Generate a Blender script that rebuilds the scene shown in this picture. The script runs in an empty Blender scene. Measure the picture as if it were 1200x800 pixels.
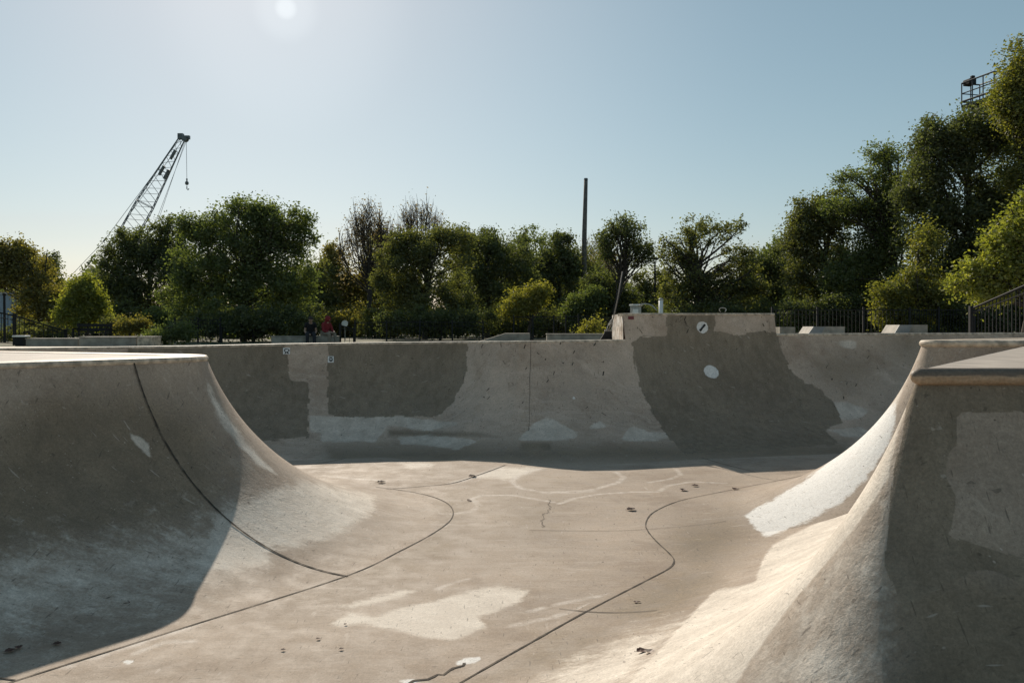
import bpy, bmesh, math, random
import numpy as np
from mathutils import Vector, Matrix

SC = bpy.context.scene
COL = SC.collection
R_ = math.radians
EYE = 2.5            # camera height above the bowl floor
HY = 384.0           # horizon row of the 1200x800 photograph
random.seed(7)
RNG = np.random.default_rng(11)

# ------------------------------------------------------------------ helpers
def P(x, y, D):
    return Vector(((x - 600) / 1000 * D, D, EYE - (y - HY) / 1000 * D))

def G(x, y, z=0.0):
    D = 1000 * (EYE - z) / (y - HY)
    return Vector(((x - 600) / 1000 * D, D, z))

def smooth(a, b, v):
    t = min(1, max(0, (v - a) / (b - a)))
    return t * t * (3 - 2 * t)

def gz(X, D):
    left = 2.10 - 0.25 * smooth(24, 34, D)
    far = 1.945 - 0.145 * smooth(24, 34, D)
    t = smooth(-2.5, -6.5, X) if False else 1 - smooth(-7.5, -2.5, X * 24 / max(D, 24))
    left = left * (1 - t) + far * t
    right = 2.22
    t = smooth(2, 9, X)
    return left * (1 - t) + right * t

def tag(o, label=None, cat=None, group=None, kind=None):
    if label: o['label'] = label
    if cat: o['category'] = cat
    if group: o['group'] = group
    if kind: o['kind'] = kind
    return o

def empty(name, loc, label, cat, group=None, rz=0.0):
    o = bpy.data.objects.new(name, None)
    o.empty_display_size = 0.2
    COL.objects.link(o)
    o.location = loc
    o.rotation_euler = (0, 0, rz)
    return tag(o, label, cat, group)

def place(o, parent):
    """parent keeping world coordinates of a mesh that was built in world space"""
    if parent is not None:
        o.parent = parent
        m = Matrix.Translation(parent.location) @ parent.rotation_euler.to_matrix().to_4x4()
        o.matrix_parent_inverse = m.inverted()
    return o

def mesh_np(name, V, F, mat, parent=None, smooth_shade=True, world=True):
    """V (n,3) array, F (m,k) int array of equal sized faces"""
    me = bpy.data.meshes.new(name)
    V = np.asarray(V, dtype=np.float32); F = np.asarray(F, dtype=np.int32)
    n, k = F.shape
    me.vertices.add(len(V)); me.vertices.foreach_set('co', V.ravel())
    me.loops.add(n * k); me.loops.foreach_set('vertex_index', F.ravel())
    me.polygons.add(n)
    me.polygons.foreach_set('loop_start', np.arange(0, n * k, k, dtype=np.int32))
    me.polygons.foreach_set('loop_total', np.full(n, k, dtype=np.int32))
    me.update(calc_edges=True); me.validate()
    if smooth_shade:
        me.polygons.foreach_set('use_smooth', np.ones(len(me.polygons), dtype=bool))
    o = bpy.data.objects.new(name, me)
    COL.objects.link(o)
    if mat: me.materials.append(mat)
    if parent is not None:
        if world: place(o, parent)
        else: o.parent = parent
    return o

class MB:
    """collects shapes into one mesh"""
    def __init__(s): s.v = []; s.f = []
    def add(s, vs, fs):
        b = len(s.v); s.v += [tuple(v) for v in vs]; s.f += [tuple(i + b for i in f) for f in fs]; return s
    def box(s, c, size, rz=0, taper=1.0, bevel=0.0):
        hx, hy, hz = [q / 2 for q in size]
        c = Vector(c); rot = Matrix.Rotation(rz, 3, 'Z')
        if bevel > 0:
            bm = bmesh.new(); bmesh.ops.create_cube(bm, size=1)
            for v in bm.verts:
                k = taper if v.co.z > 0 else 1
                v.co = Vector((v.co.x * size[0] * k, v.co.y * size[1] * k, v.co.z * size[2]))
            bmesh.ops.bevel(bm, geom=bm.edges[:], offset=bevel, segments=2, affect='EDGES', profile=.6)
            bm.verts.index_update()
            s.add([c + rot @ v.co for v in bm.verts], [[v.index for v in f.verts] for f in bm.faces])
            bm.free(); return s
        vs = []
        for z in (-1, 1):
            k = taper if z > 0 else 1
            for x, y in ((-1, -1), (1, -1), (1, 1), (-1, 1)):
                vs.append(c + rot @ Vector((x * hx * k, y * hy * k, z * hz)))
        return s.add(vs, [(3, 2, 1, 0), (4, 5, 6, 7), (0, 1, 5, 4), (1, 2, 6, 5), (2, 3, 7, 6), (3, 0, 4, 7)])
    def tube(s, pts, rad, n=6, cap=True):
        pts = [Vector(p) for p in pts]
        if not hasattr(rad, '__len__'): rad = [rad] * len(pts)
        b = len(s.v); up = None
        for i, p in enumerate(pts):
            t = (pts[min(i + 1, len(pts) - 1)] - pts[max(i - 1, 0)])
            if t.length < 1e-9: t = Vector((0, 0, 1))
            t.normalize()
            if up is None:
                up = t.orthogonal().normalized()
            else:
                up = (up - t * up.dot(t))
                up = up.normalized() if up.length > 1e-6 else t.orthogonal().normalized()
            w = t.cross(up)
            for k in range(n):
                a = 2 * math.pi * k / n
                s.v.append(tuple(p + (up * math.cos(a) + w * math.sin(a)) * rad[i]))
        for i in range(len(pts) - 1):
            for k in range(n):
                a = b + i * n + k; a2 = b + i * n + (k + 1) % n
                s.f.append((a, a2, a2 + n, a + n))
        if cap:
            s.f.append(tuple(b + k for k in range(n))[::-1])
            s.f.append(tuple(b + (len(pts) - 1) * n + k for k in range(n)))
        return s
    def ball(s, c, r, n=10, sc=(1, 1, 1)):
        c = Vector(c); vs = []; fs = []
        m = n // 2 + 1
        for i in range(m + 1):
            a = math.pi * i / m
            for k in range(n):
                q = 2 * math.pi * k / n
                vs.append(c + Vector((r * sc[0] * math.sin(a) * math.cos(q), r * sc[1] * math.sin(a) * math.sin(q), r * sc[2] * math.cos(a))))
        for i in range(m):
            for k in range(n):
                fs.append((i * n + k, (i + 1) * n + k, (i + 1) * n + (k + 1) % n, i * n + (k + 1) % n))
        return s.add(vs, fs)
    def build(s, name, mat, parent=None, sm=False, world=True):
        me = bpy.data.meshes.new(name)
        me.from_pydata(s.v, [], s.f); me.validate(); me.update()
        if sm: me.polygons.foreach_set('use_smooth', np.ones(len(me.polygons), dtype=bool))
        o = bpy.data.objects.new(name, me); COL.objects.link(o)
        if mat: me.materials.append(mat)
        if parent is not None:
            if world: place(o, parent)
            else: o.parent = parent
        return o

# ------------------------------------------------------------------ node helpers
class NT:
    def __init__(s, name):
        s.m = bpy.data.materials.new(name); s.m.use_nodes = True
        s.t = s.m.node_tree; s.t.nodes.clear()
        s.out = s.t.nodes.new('ShaderNodeOutputMaterial')
    def n(s, typ, **kw):
        nd = s.t.nodes.new(typ)
        for k, v in kw.items():
            if k.startswith('i_'):
                nd.inputs[k[2:].replace('_', ' ')].default_value = v
            else: setattr(nd, k, v)
        return nd
    def l(s, a, b): s.t.links.new(a, b)
    def math(s, op, a, b=None, clamp=False):
        nd = s.t.nodes.new('ShaderNodeMath'); nd.operation = op; nd.use_clamp = clamp
        for i, v in enumerate((a, b)):
            if v is None: continue
            if isinstance(v, (int, float)): nd.inputs[i].default_value = v
            else: s.l(v, nd.inputs[i])
        return nd.outputs[0]
    def mapr(s, v, a, b, c=0.0, d=1.0, st=True):
        nd = s.t.nodes.new('ShaderNodeMapRange')
        nd.interpolation_type = 'SMOOTHSTEP' if st else 'LINEAR'
        s.l(v, nd.inputs[0])
        for i, q in enumerate((a, b, c, d)): nd.inputs[i + 1].default_value = q
        return nd.outputs[0]
    def noise(s, vec, scale, detail=4, rough=.55):
        nd = s.t.nodes.new('ShaderNodeTexNoise')
        nd.inputs['Scale'].default_value = scale; nd.inputs['Detail'].default_value = detail
        nd.inputs['Roughness'].default_value = rough
        s.l(vec, nd.inputs['Vector']); return nd.outputs['Fac']
    def mapping(s, vec, scale=(1, 1, 1), rot=(0, 0, 0), loc=(0, 0, 0)):
        nd = s.t.nodes.new('ShaderNodeMapping')
        nd.inputs['Scale'].default_value = scale; nd.inputs['Rotation'].default_value = rot
        nd.inputs['Location'].default_value = loc
        s.l(vec, nd.inputs['Vector']); return nd.outputs[0]
    def mix(s, fac, a, b, mode='MIX'):
        nd = s.t.nodes.new('ShaderNodeMix'); nd.data_type = 'RGBA'; nd.blend_type = mode
        if isinstance(fac, (int, float)): nd.inputs[0].default_value = fac
        else: s.l(fac, nd.inputs[0])
        for i, v in ((6, a), (7, b)):
            if isinstance(v, tuple): nd.inputs[i].default_value = (*v, 1) if len(v) == 3 else v
            else: s.l(v, nd.inputs[i])
        return nd.outputs[2]
    def attr(s, name):
        nd = s.t.nodes.new('ShaderNodeAttribute'); nd.attribute_name = name
        return nd.outputs['Fac']

def simple(name, col, rough=.6, metal=0.0, nscale=0, namp=.25, bump=0.0):
    t = NT(name)
    b = t.n('ShaderNodeBsdfPrincipled'); b.inputs['Roughness'].default_value = rough
    b.inputs['Metallic'].default_value = metal
    pos = t.n('ShaderNodeNewGeometry').outputs['Position']
    if nscale:
        f = t.noise(pos, nscale, 5)
        c = t.mix(t.mapr(f, .3, .7), tuple(q * (1 - namp) for q in col), tuple(min(1, q * (1 + namp)) for q in col))
        t.l(c, b.inputs['Base Color'])
        if bump:
            bp = t.n('ShaderNodeBump'); bp.inputs['Strength'].default_value = bump; bp.inputs['Distance'].default_value = .01
            t.l(f, bp.inputs['Height']); t.l(bp.outputs[0], b.inputs['Normal'])
    else: b.inputs['Base Color'].default_value = (*col, 1)
    t.l(b.outputs[0], t.out.inputs[0])
    return t.m

def concrete(name, base=(.395, .316, .245), wmax=1.0):
    """cast concrete: mottling, stains, flecks; the painted-over patches come from mesh attributes"""
    t = NT(name)
    pos = t.n('ShaderNodeNewGeometry').outputs['Position']
    warp = t.n('ShaderNodeTexNoise'); warp.inputs['Scale'].default_value = 1.3; warp.inputs['Detail'].default_value = 3
    t.l(pos, warp.inputs['Vector'])
    wv = t.n('ShaderNodeVectorMath', operation='MULTIPLY_ADD'); t.l(warp.outputs['Color'], wv.inputs[0]); wv.inputs[1].default_value = (.5, .5, .5); t.l(pos, wv.inputs[2])
    wpos = wv.outputs[0]
    big = t.noise(pos, .55, 6, .62)
    mid = t.noise(pos, 3.1, 7, .68)
    fine = t.noise(pos, 34, 5, .75)
    grit = t.noise(pos, 75, 3, .7)
    def grey(f, lo, hi, a=.3, b=.7):
        v = t.mapr(f, a, b, lo, hi, False)
        cc = t.n('ShaderNodeCombineColor')
        for k in range(3): t.l(v, cc.inputs[k])
        return cc.outputs[0]
    c = t.mix(t.mapr(big, .3, .72), tuple(q * .86 for q in base), tuple(min(1, q * 1.10) for q in base))
    st = t.mapr(t.noise(t.mapping(wpos, (.9, .9, .9), loc=(7, 3, 1)), 1.0, 8, .7), .48, .66)
    c = t.mix(t.math('MULTIPLY', st, .68), c, tuple(q * w for q, w in zip(base, (.68, .64, .60))))
    # worn pale streaks and dark smears left by wheels, in a few directions
    for rz, loc, amt, sc in ((.55, 0, .5, 5.5), (-.35, 9, .4, 7.0), (1.1, 17, .32, 9.0)):
        s_ = t.noise(t.mapping(wpos, (.5, sc, 1.6), (0, 0, rz), (loc, loc, 0)), 1.0, 8, .74)
        c = t.mix(t.math('MULTIPLY', t.mapr(s_, .53, .72), amt), c, tuple(min(1, q * k) for q, k in zip(base, (1.32, 1.38, 1.46))))
    for rz, loc, amt, sc in ((.75, 3, .42, 15), (-.15, 21, .38, 11)):
        sk = t.noise(t.mapping(wpos, (1.2, sc, 3), (0, 0, rz), (loc, 1, 0)), 1.0, 7, .76)
        c = t.mix(t.math('MULTIPLY', t.mapr(sk, .57, .72), amt), c, tuple(q * .5 for q in base))
    edge = t.math('SUBTRACT', t.math('ADD', t.math('MULTIPLY', t.noise(pos, 5, 5, .6), .7), t.math('MULTIPLY', t.noise(pos, 26, 3), .3)), .5)
    snap = t.n('ShaderNodeVectorMath', operation='SNAP'); t.l(pos, snap.inputs[0]); snap.inputs[1].default_value = (.21, .4, .11)
    wnz = t.n('ShaderNodeTexWhiteNoise'); t.l(snap.outputs[0], wnz.inputs['Vector'])
    steps = t.math('SUBTRACT', wnz.outputs['Value'], .5)
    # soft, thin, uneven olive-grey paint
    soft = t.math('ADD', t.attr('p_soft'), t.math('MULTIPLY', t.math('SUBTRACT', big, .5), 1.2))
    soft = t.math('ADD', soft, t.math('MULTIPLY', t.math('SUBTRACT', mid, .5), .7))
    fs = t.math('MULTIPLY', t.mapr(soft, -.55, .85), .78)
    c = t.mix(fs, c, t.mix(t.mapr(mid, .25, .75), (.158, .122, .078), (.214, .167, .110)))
    # paler cement wash at the foot of the transitions, plus some painted sunlit tone
    wash = t.math('ADD', t.attr('p_wash_light'), t.math('MULTIPLY', edge, .9))
    streak = t.noise(t.mapping(wpos, (1.2, 8, 3), (0, 0, .5)), 1, 8, .75)
    wash = t.math('ADD', wash, t.math('MULTIPLY', t.math('SUBTRACT', streak, .5), .45))
    fw = t.math('MULTIPLY', t.mapr(wash, -.12, .28, 0, wmax), t.mapr(streak, .3, .6, .80, .95))
    c = t.mix(fw, c, t.mix(t.mapr(mid, .3, .7), (.60, .525, .435), (.76, .685, .59)))
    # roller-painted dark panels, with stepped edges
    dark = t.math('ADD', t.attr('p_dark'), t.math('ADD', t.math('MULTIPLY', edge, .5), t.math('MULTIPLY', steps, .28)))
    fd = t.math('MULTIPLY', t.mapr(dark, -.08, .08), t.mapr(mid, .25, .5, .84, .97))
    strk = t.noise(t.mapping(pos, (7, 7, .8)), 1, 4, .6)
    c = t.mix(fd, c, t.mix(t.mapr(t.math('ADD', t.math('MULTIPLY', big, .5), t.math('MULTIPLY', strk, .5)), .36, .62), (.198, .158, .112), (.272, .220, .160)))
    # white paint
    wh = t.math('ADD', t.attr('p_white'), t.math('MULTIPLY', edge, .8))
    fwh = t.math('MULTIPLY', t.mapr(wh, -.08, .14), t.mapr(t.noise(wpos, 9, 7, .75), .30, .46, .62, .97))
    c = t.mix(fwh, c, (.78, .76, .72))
    # chalk
    ch = t.math('MULTIPLY', t.mapr(t.attr('p_chalk'), .1, .9), t.mapr(t.noise(wpos, 7, 7, .75), .36, .62, .08, .75))
    c = t.mix(ch, c, (.66, .59, .52))
    # grain
    c = t.mix(1.0, c, grey(mid, .88, 1.10), 'MULTIPLY')
    c = t.mix(1.0, c, grey(fine, .83, 1.18), 'MULTIPLY')
    c = t.mix(1.0, c, grey(grit, .84, 1.17), 'MULTIPLY')
    # tiny dark pits and flecks
    def spots(scale, r0, r1, nsc, n0, n1, amt, colr, off=0):
        nonlocal c
        vo = t.n('ShaderNodeTexVoronoi'); vo.inputs['Scale'].default_value = scale
        t.l(t.mapping(wpos, loc=(off, off, off)), vo.inputs['Vector'])
        f = t.math('MULTIPLY', t.mapr(vo.outputs['Distance'], r0, r1, 1, 0), t.mapr(t.noise(pos, nsc, 2), n0, n1))
        c = t.mix(t.math('MULTIPLY', f, amt), c, colr)
    spots(5.0, .035, .075, 1.9, .5, .56, .85, (.05, .04, .03))
    spots(13, .05, .11, 1.4, .5, .6, .75, (.07, .055, .042), 5)
    spots(15, .05, .13, 2.3, .48, .6, .55, (.62, .54, .46), 9)
    spots(27, .06, .16, 1.1, .5, .6, .5, (.60, .53, .46), 3)
    spots(46, .08, .20, 1.7, .42, .62, .5, (.10, .08, .062), 11)
    spots(80, .08, .22, 2.9, .42, .6, .4, (.12, .097, .075), 7)
    # short scratches and scuffs
    for vec, a, b, amt, colr in (
            (((44, 6, 6), (.3, .5, .4), (1, 2, 3)), .68, .72, .5, (.075, .06, .047)),
            (((3.0, 27, 4), (.6, -.3, .9), (5, 8, 3)), .70, .74, .4, (.60, .53, .46)),
            (((9, 38, 9), (.2, .9, -.5), (15, 4, 8)), .69, .72, .5, (.08, .065, .05)),
            (((16, 3, 20), (-.7, .3, .2), (2, 14, 6)), .71, .75, .35, (.56, .49, .42))):
        sc1 = t.noise(t.mapping(pos, *vec), 1, 2, .5)
        c = t.mix(t.math('MULTIPLY', t.mapr(sc1, a, b), amt), c, colr)
    b = t.n('ShaderNodeBsdfPrincipled')
    t.l(c, b.inputs['Base Color'])
    t.l(t.mapr(mid, .3, .7, .66, .86), b.inputs['Roughness'])
    b.inputs['Specular IOR Level'].default_value = .28
    rough = t.attr('p_rough')
    h = t.math('ADD', t.math('MULTIPLY', fine, .5), t.math('MULTIPLY', grit, .25))
    h = t.math('ADD', h, t.math('MULTIPLY', mid, .8))
    mort = t.math('ADD', t.noise(wpos, 9, 7, .75), t.math('MULTIPLY', t.noise(pos, 45, 5, .75), .6))
    h = t.math('ADD', h, t.math('MULTIPLY', t.math('MULTIPLY', mort, rough), 2.4))
    bp = t.n('ShaderNodeBump'); bp.inputs['Strength'].default_value = .55; bp.inputs['Distance'].default_value = .011
    t.l(h, bp.inputs['Height']); t.l(bp.outputs[0], b.inputs['Normal'])
    t.l(b.outputs[0], t.out.inputs[0])
    return t.m

def leaf_mat(name, cols, trans=.45):
    t = NT(name)
    tint = t.attr('tint')
    ramp = t.n('ShaderNodeValToRGB')
    el = ramp.color_ramp.elements
    while len(el) < len(cols): el.new(.5)
    for i, c in enumerate(cols):
        el[i].position = i / (len(cols) - 1); el[i].color = (*[q * 1.1 for q in c], 1)
    t.l(tint, ramp.inputs[0])
    d = t.n('ShaderNodeBsdfDiffuse'); t.l(ramp.outputs[0], d.inputs[0])
    tr = t.n('ShaderNodeBsdfTranslucent')
    t.l(t.mix(1.0, ramp.outputs[0], (1.7, 1.75, .8), 'MULTIPLY'), tr.inputs[0])
    g = t.n('ShaderNodeBsdfGlossy'); g.inputs['Roughness'].default_value = .6; g.inputs[0].default_value = (.9, .9, .9, 1)
    m1 = t.n('ShaderNodeMixShader'); m1.inputs[0].default_value = trans
    t.l(d.outputs[0], m1.inputs[1]); t.l(tr.outputs[0], m1.inputs[2])
    m2 = t.n('ShaderNodeMixShader'); m2.inputs[0].default_value = .045
    t.l(m1.outputs[0], m2.inputs[1]); t.l(g.outputs[0], m2.inputs[2])
    t.l(m2.outputs[0], t.out.inputs[0])
    return t.m

M = {}
M['conc'] = concrete('bowl_concrete')
M['wallconc'] = concrete('wall_concrete', (.52, .41, .32), .72)
M['coping'] = simple('coping_concrete', (.50, .41, .31), .6, 0, 9, .42, .5)
def worn_coping():
    t = NT('worn_coping')
    g_ = t.n('ShaderNodeNewGeometry'); pos = g_.outputs['Position']
    sep = t.n('ShaderNodeSeparateXYZ'); t.l(pos, sep.inputs[0])
    n1 = t.noise(t.mapping(pos, (2.2, 9, 9)), 3, 6, .7); n2 = t.noise(pos, 60, 4, .7)
    c = t.mix(t.mapr(n1, .3, .7), (.40, .26, .155), (.52, .38, .26))
    wear = t.math('ADD', t.mapr(sep.outputs['Z'], 2.235, 2.272, -.6, .6, False), t.math('MULTIPLY', t.math('SUBTRACT', n1, .5), 1.6))
    c = t.mix(t.math('MULTIPLY', t.mapr(wear, -.1, .35), .8), c, (.085, .07, .055))
    v = t.mapr(n2, .3, .7, .75, 1.2, False); cc = t.n('ShaderNodeCombineColor')
    for k in range(3): t.l(v, cc.inputs[k])
    c = t.mix(1.0, c, cc.outputs[0], 'MULTIPLY')
    b = t.n('ShaderNodeBsdfPrincipled'); b.inputs['Roughness'].default_value = .6; t.l(c, b.inputs['Base Color'])
    bp = t.n('ShaderNodeBump'); bp.inputs['Strength'].default_value = .5; bp.inputs['Distance'].default_value = .004
    t.l(t.math('ADD', n1, t.math('MULTIPLY', n2, .5)), bp.inputs['Height']); t.l(bp.outputs[0], b.inputs['Normal'])
    t.l(b.outputs[0], t.out.inputs[0]); return t.m
M['copnear'] = worn_coping()
M['deck'] = simple('deck_concrete', (.43, .37, .31), .75, 0, 3.5, .2, .3)
M['ledge'] = simple('ledge_concrete', (.33, .295, .245), .75, 0, 4, .25, .4)
M['black'] = simple('black_metal', (.010, .010, .011), .75)
M['steel'] = simple('crane_steel', (.12, .14, .15), .5, 0, 2, .3)
M['lift'] = simple('lift_steel', (.018, .026, .034), .55, 0, 2, .3)
M['wood'] = simple('weathered_wood', (.13, .115, .10), .8, 0, 6, .35, .4)
M['handle'] = simple('broom_handle_wood', (.24, .21, .18), .7, 0, 20, .2)
M['bristle'] = simple('broom_bristles', (.02, .018, .017), .9, 0, 60, .5, .6)
def joint_mat():
    t = NT('joint_dirt'); pos = t.n('ShaderNodeNewGeometry').outputs['Position']
    f = t.noise(pos, 5, 6, .75); f2 = t.noise(pos, 38, 3, .7)
    c = t.mix(t.mapr(f, .42, .68), (.045, .036, .028), (.17, .135, .10))
    c = t.mix(t.mapr(f2, .5, .7), c, (.06, .048, .036))
    b = t.n('ShaderNodeBsdfPrincipled'); b.inputs['Roughness'].default_value = .95
    t.l(c, b.inputs['Base Color']); t.l(b.outputs[0], t.out.inputs[0]); return t.m
M['joint'] = joint_mat()
M['bark'] = simple('bark', (.055, .046, .038), .9, 0, 7, .4, .6)
M['white'] = simple('white_paint', (.72, .72, .70), .5, 0, 4, .12)
M['plate'] = simple('grey_plate', (.24, .25, .25), .6, 0, 5, .15)
M['lightgrey'] = simple('grey_cabinet', (.38, .38, .36), .5, 0, 5, .15)
M['bluewall'] = simple('blue_grey_cladding', (.30, .36, .42), .6, 0, 1.5, .1)
M['glass'] = simple('window_glass', (.03, .04, .05), .08)
M['skin'] = simple('skin', (.42, .27, .20), .6)
M['redcloth'] = simple('red_cloth', (.22, .022, .028), .9, 0, 30, .2)
M['blackcloth'] = simple('black_cloth', (.014, .014, .016), .9, 0, 30, .2)
M['khaki'] = simple('khaki_cloth', (.25, .21, .165), .9, 0, 30, .15)
M['darkjeans'] = simple('dark_cloth', (.03, .03, .036), .9, 0, 30, .2)
M['hair'] = simple('hair', (.03, .02, .015), .7)
M['shoe'] = simple('shoe', (.5, .48, .46), .7)
M['paper'] = simple('sticker_paper', (.74, .74, .72), .7)
M['ink'] = simple('ink', (.02, .02, .02), .7)
M['redsticker'] = simple('red_vinyl', (.17, .03, .03), .5)
M['leafdry'] = simple('dry_leaf', (.075, .032, .02), .7, 0, 50, .4)
M['leafpale'] = simple('pale_dry_leaf', (.42, .33, .27), .7, 0, 50, .3)

# ------------------------------------------------------------------ painted patches (signed distance in the photo's pixels)
def project(V):
    D = np.maximum(V[:, 1], .3)
    return np.stack([600 + V[:, 0] / D * 1000, HY + (EYE - V[:, 2]) / D * 1000], 1)

def poly_sd(p, poly):
    poly = np.asarray(poly, float); n = len(poly)
    d = np.full(len(p), 1e9); ins = np.zeros(len(p), bool)
    for i in range(n):
        a = poly[i]; b = poly[(i + 1) % n]
        e = b - a; w = p - a
        tt = np.clip((w @ e) / max(e @ e, 1e-9), 0, 1)
        d = np.minimum(d, np.hypot(*(w - tt[:, None] * e).T))
        c = (a[1] > p[:, 1]) != (b[1] > p[:, 1])
        with np.errstate(divide='ignore', invalid='ignore'):
            xx = (b[0] - a[0]) * (p[:, 1] - a[1]) / (b[1] - a[1] + 1e-12) + a[0]
        ins ^= c & (p[:, 0] < xx)
    return np.where(ins, d, -d)

def line_d(p, line):
    d = np.full(len(p), 1e9)
    for a, b in zip(line[:-1], line[1:]):
        a = np.asarray(a[:2], float); b = np.asarray(b[:2], float); e = b - a; w = p - a
        tt = np.clip((w @ e) / max(e @ e, 1e-9), 0, 1)
        d = np.minimum(d, np.hypot(*(w - tt[:, None] * e).T))
    return d

def ell(cx, cy, rx, ry, rot=0, n=20):
    return [(cx + rx * math.cos(a) * math.cos(rot) - ry * math.sin(a) * math.sin(rot),
             cy + rx * math.cos(a) * math.sin(rot) + ry * math.sin(a) * math.cos(rot)) for a in [2 * math.pi * k / n for k in range(n)]]

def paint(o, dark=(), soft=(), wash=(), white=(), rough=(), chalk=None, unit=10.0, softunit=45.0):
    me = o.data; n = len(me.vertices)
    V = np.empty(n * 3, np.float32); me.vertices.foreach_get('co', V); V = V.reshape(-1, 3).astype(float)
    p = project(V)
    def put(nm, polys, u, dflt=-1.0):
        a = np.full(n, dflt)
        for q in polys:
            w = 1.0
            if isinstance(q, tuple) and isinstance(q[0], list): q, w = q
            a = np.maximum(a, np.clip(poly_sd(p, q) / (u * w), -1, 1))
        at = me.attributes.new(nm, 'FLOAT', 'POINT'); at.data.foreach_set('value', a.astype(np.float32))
    put('p_dark', dark, unit); put('p_soft', soft, softunit); put('p_wash_light', wash, unit * 1.6); put('p_white', white, unit)
    at = me.attributes.new('p_rough', 'FLOAT', 'POINT')
    a = np.zeros(n)
    for q in rough: a = np.maximum(a, np.clip(.5 + poly_sd(p, q) / 36, 0, 1))
    at.data.foreach_set('value', a.astype(np.float32))
    at = me.attributes.new('p_chalk', 'FLOAT', 'POINT')
    a = np.zeros(n)
    if chalk:
        for line, w in chalk:
            L = [tuple(G(*q))[:2] for q in line]
            a = np.maximum(a, np.clip(1 - line_d(V[:, :2], L) / w, 0, 1))
    at.data.foreach_set('value', a.astype(np.float32))

# ---- transitions: one circular profile, radius 3.2 m, swept along each coping
RAD = 3.2
S0 = RAD * math.sin(math.acos((RAD - 2.105) / RAD))      # horizontal run from a 2.1 m lip to the foot
def prof_pt(C, V, th):
    s = S0 - RAD * math.sin(th)
    return (C[0] + V[0] * s, C[1] + V[1] * s, RAD * (1 - math.cos(th)))

def resample(cols, step):
    out = []
    for a, b in zip(cols[:-1], cols[1:]):
        fa = (a[0][0] + a[1][0] * S0, a[0][1] + a[1][1] * S0); fb = (b[0][0] + b[1][0] * S0, b[0][1] + b[1][1] * S0)
        L = max(math.dist(a[0], b[0]), math.dist(fa, fb) * .8)
        n = max(1, int(L / step))
        for i in range(n):
            t = i / n
            out.append(tuple(((a[k][0] * (1 - t) + b[k][0] * t), (a[k][1] * (1 - t) + b[k][1] * t)) if k < 2 else a[2] * (1 - t) + b[2] * t for k in range(3)))
    out.append(cols[-1]); return out

def loft(name, cols, mat, parent, step=.06, ns=52):
    cols = resample(cols, step); V = []; m = ns + 3
    for C, n, z in cols:
        tt = math.acos((RAD - z) / RAD)
        for i in range(ns + 1):
            V.append(prof_pt(C, n, tt * (1 - i / ns)))
        V.append((C[0] + n[0] * (S0 + .06), C[1] + n[1] * (S0 + .06), -.006))
        V.append((C[0] + n[0] * (S0 + .10), C[1] + n[1] * (S0 + .10), -.03))
    F = [(i * m + j, i * m + j + 1, (i + 1) * m + j + 1, (i + 1) * m + j) for i in range(len(cols) - 1) for j in range(m - 1)]
    return mesh_np(name, V, F, mat, parent)

def coping_path(cols, lift=0.0, out=0.0):
    pts = []
    for C, n, z in cols:
        th = math.acos((RAD - z) / RAD); q = prof_pt(C, n, th)
        L = math.hypot(*n)
        pts.append(Vector((q[0] + n[0] / L * out, q[1] + n[1] / L * out, z + lift)))
    return pts

def sweep_lip(name, cols, mat, parent, h=.09, depth=.34, proud=.035, step=.1, lift=0.0):
    """bullnosed concrete lip along the top of a transition"""
    cols = resample(cols, step); pts = coping_path(cols)
    prof = [(-depth, .002), (-.03, .004)]
    for k in range(7):
        a = math.pi / 2 - math.pi * k / 6
        prof.append((proud - h / 2 + h / 2 * math.cos(a) + 0.0, -h / 2 + h / 2 * math.sin(a) + .004))
    prof += [(-.03, -h + .004), (-depth, -h)]
    V = []; F = []; m = len(prof)
    for (C, n, z), p in zip(cols, pts):
        L = math.hypot(*n); nx, ny = n[0] / L, n[1] / L
        for a, b in prof: V.append((p.x + nx * a, p.y + ny * a, p.z + b + lift))
    for i in range(len(cols) - 1):
        for j in range(m):
            F.append((i * m + j, (i + 1) * m + j, (i + 1) * m + (j + 1) % m, i * m + (j + 1) % m))
    mb = MB(); mb.v = V; mb.f = F
    mb.f.append(tuple(range(m))); mb.f.append(tuple(range((len(cols) - 1) * m, len(cols) * m))[::-1])
    return mb.build(name, mat, parent, sm=False)

def arc_cols(cx, cy, r, a0, a1, z, n=14):
    out = []
    for k in range(n + 1):
        a = a0 + (a1 - a0) * k / n
        v = (math.cos(a), math.sin(a)); out.append(((cx + r * v[0], cy + r * v[1]), v, z))
    return out

def ribbon(pts, w, up=None):
    """flat strip following 3-D points, w = half width, normals given or +z"""
    mb = MB(); V = []
    pts = [Vector(p) for p in pts]
    for i, p in enumerate(pts):
        t = (pts[min(i + 1, len(pts) - 1)] - pts[max(i - 1, 0)]).normalized()
        nrm = Vector(up[i]) if up else Vector((0, 0, 1))
        s = t.cross(nrm).normalized() * (w * random.uniform(.65, 1.3))
        V += [p - s, p + s]
    F = [(2 * i, 2 * i + 1, 2 * i + 3, 2 * i + 2) for i in range(len(pts) - 1)]
    return mb.add(V, F)

def polyline(pts, step=.1):
    """Catmull-Rom through the points"""
    pts = [Vector(p) for p in pts]; out = []
    for i in range(len(pts) - 1):
        p0 = pts[max(i - 1, 0)]; p1 = pts[i]; p2 = pts[i + 1]; p3 = pts[min(i + 2, len(pts) - 1)]
        n = max(2, int((p2 - p1).length / step))
        for k in range(n):
            t = k / n
            out.append(.5 * ((2 * p1) + (p2 - p0) * t + (2 * p0 - 5 * p1 + 4 * p2 - p3) * t * t + (3 * p1 - p0 - 3 * p2 + p3) * t ** 3))
    out.append(pts[-1]); return out

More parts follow.
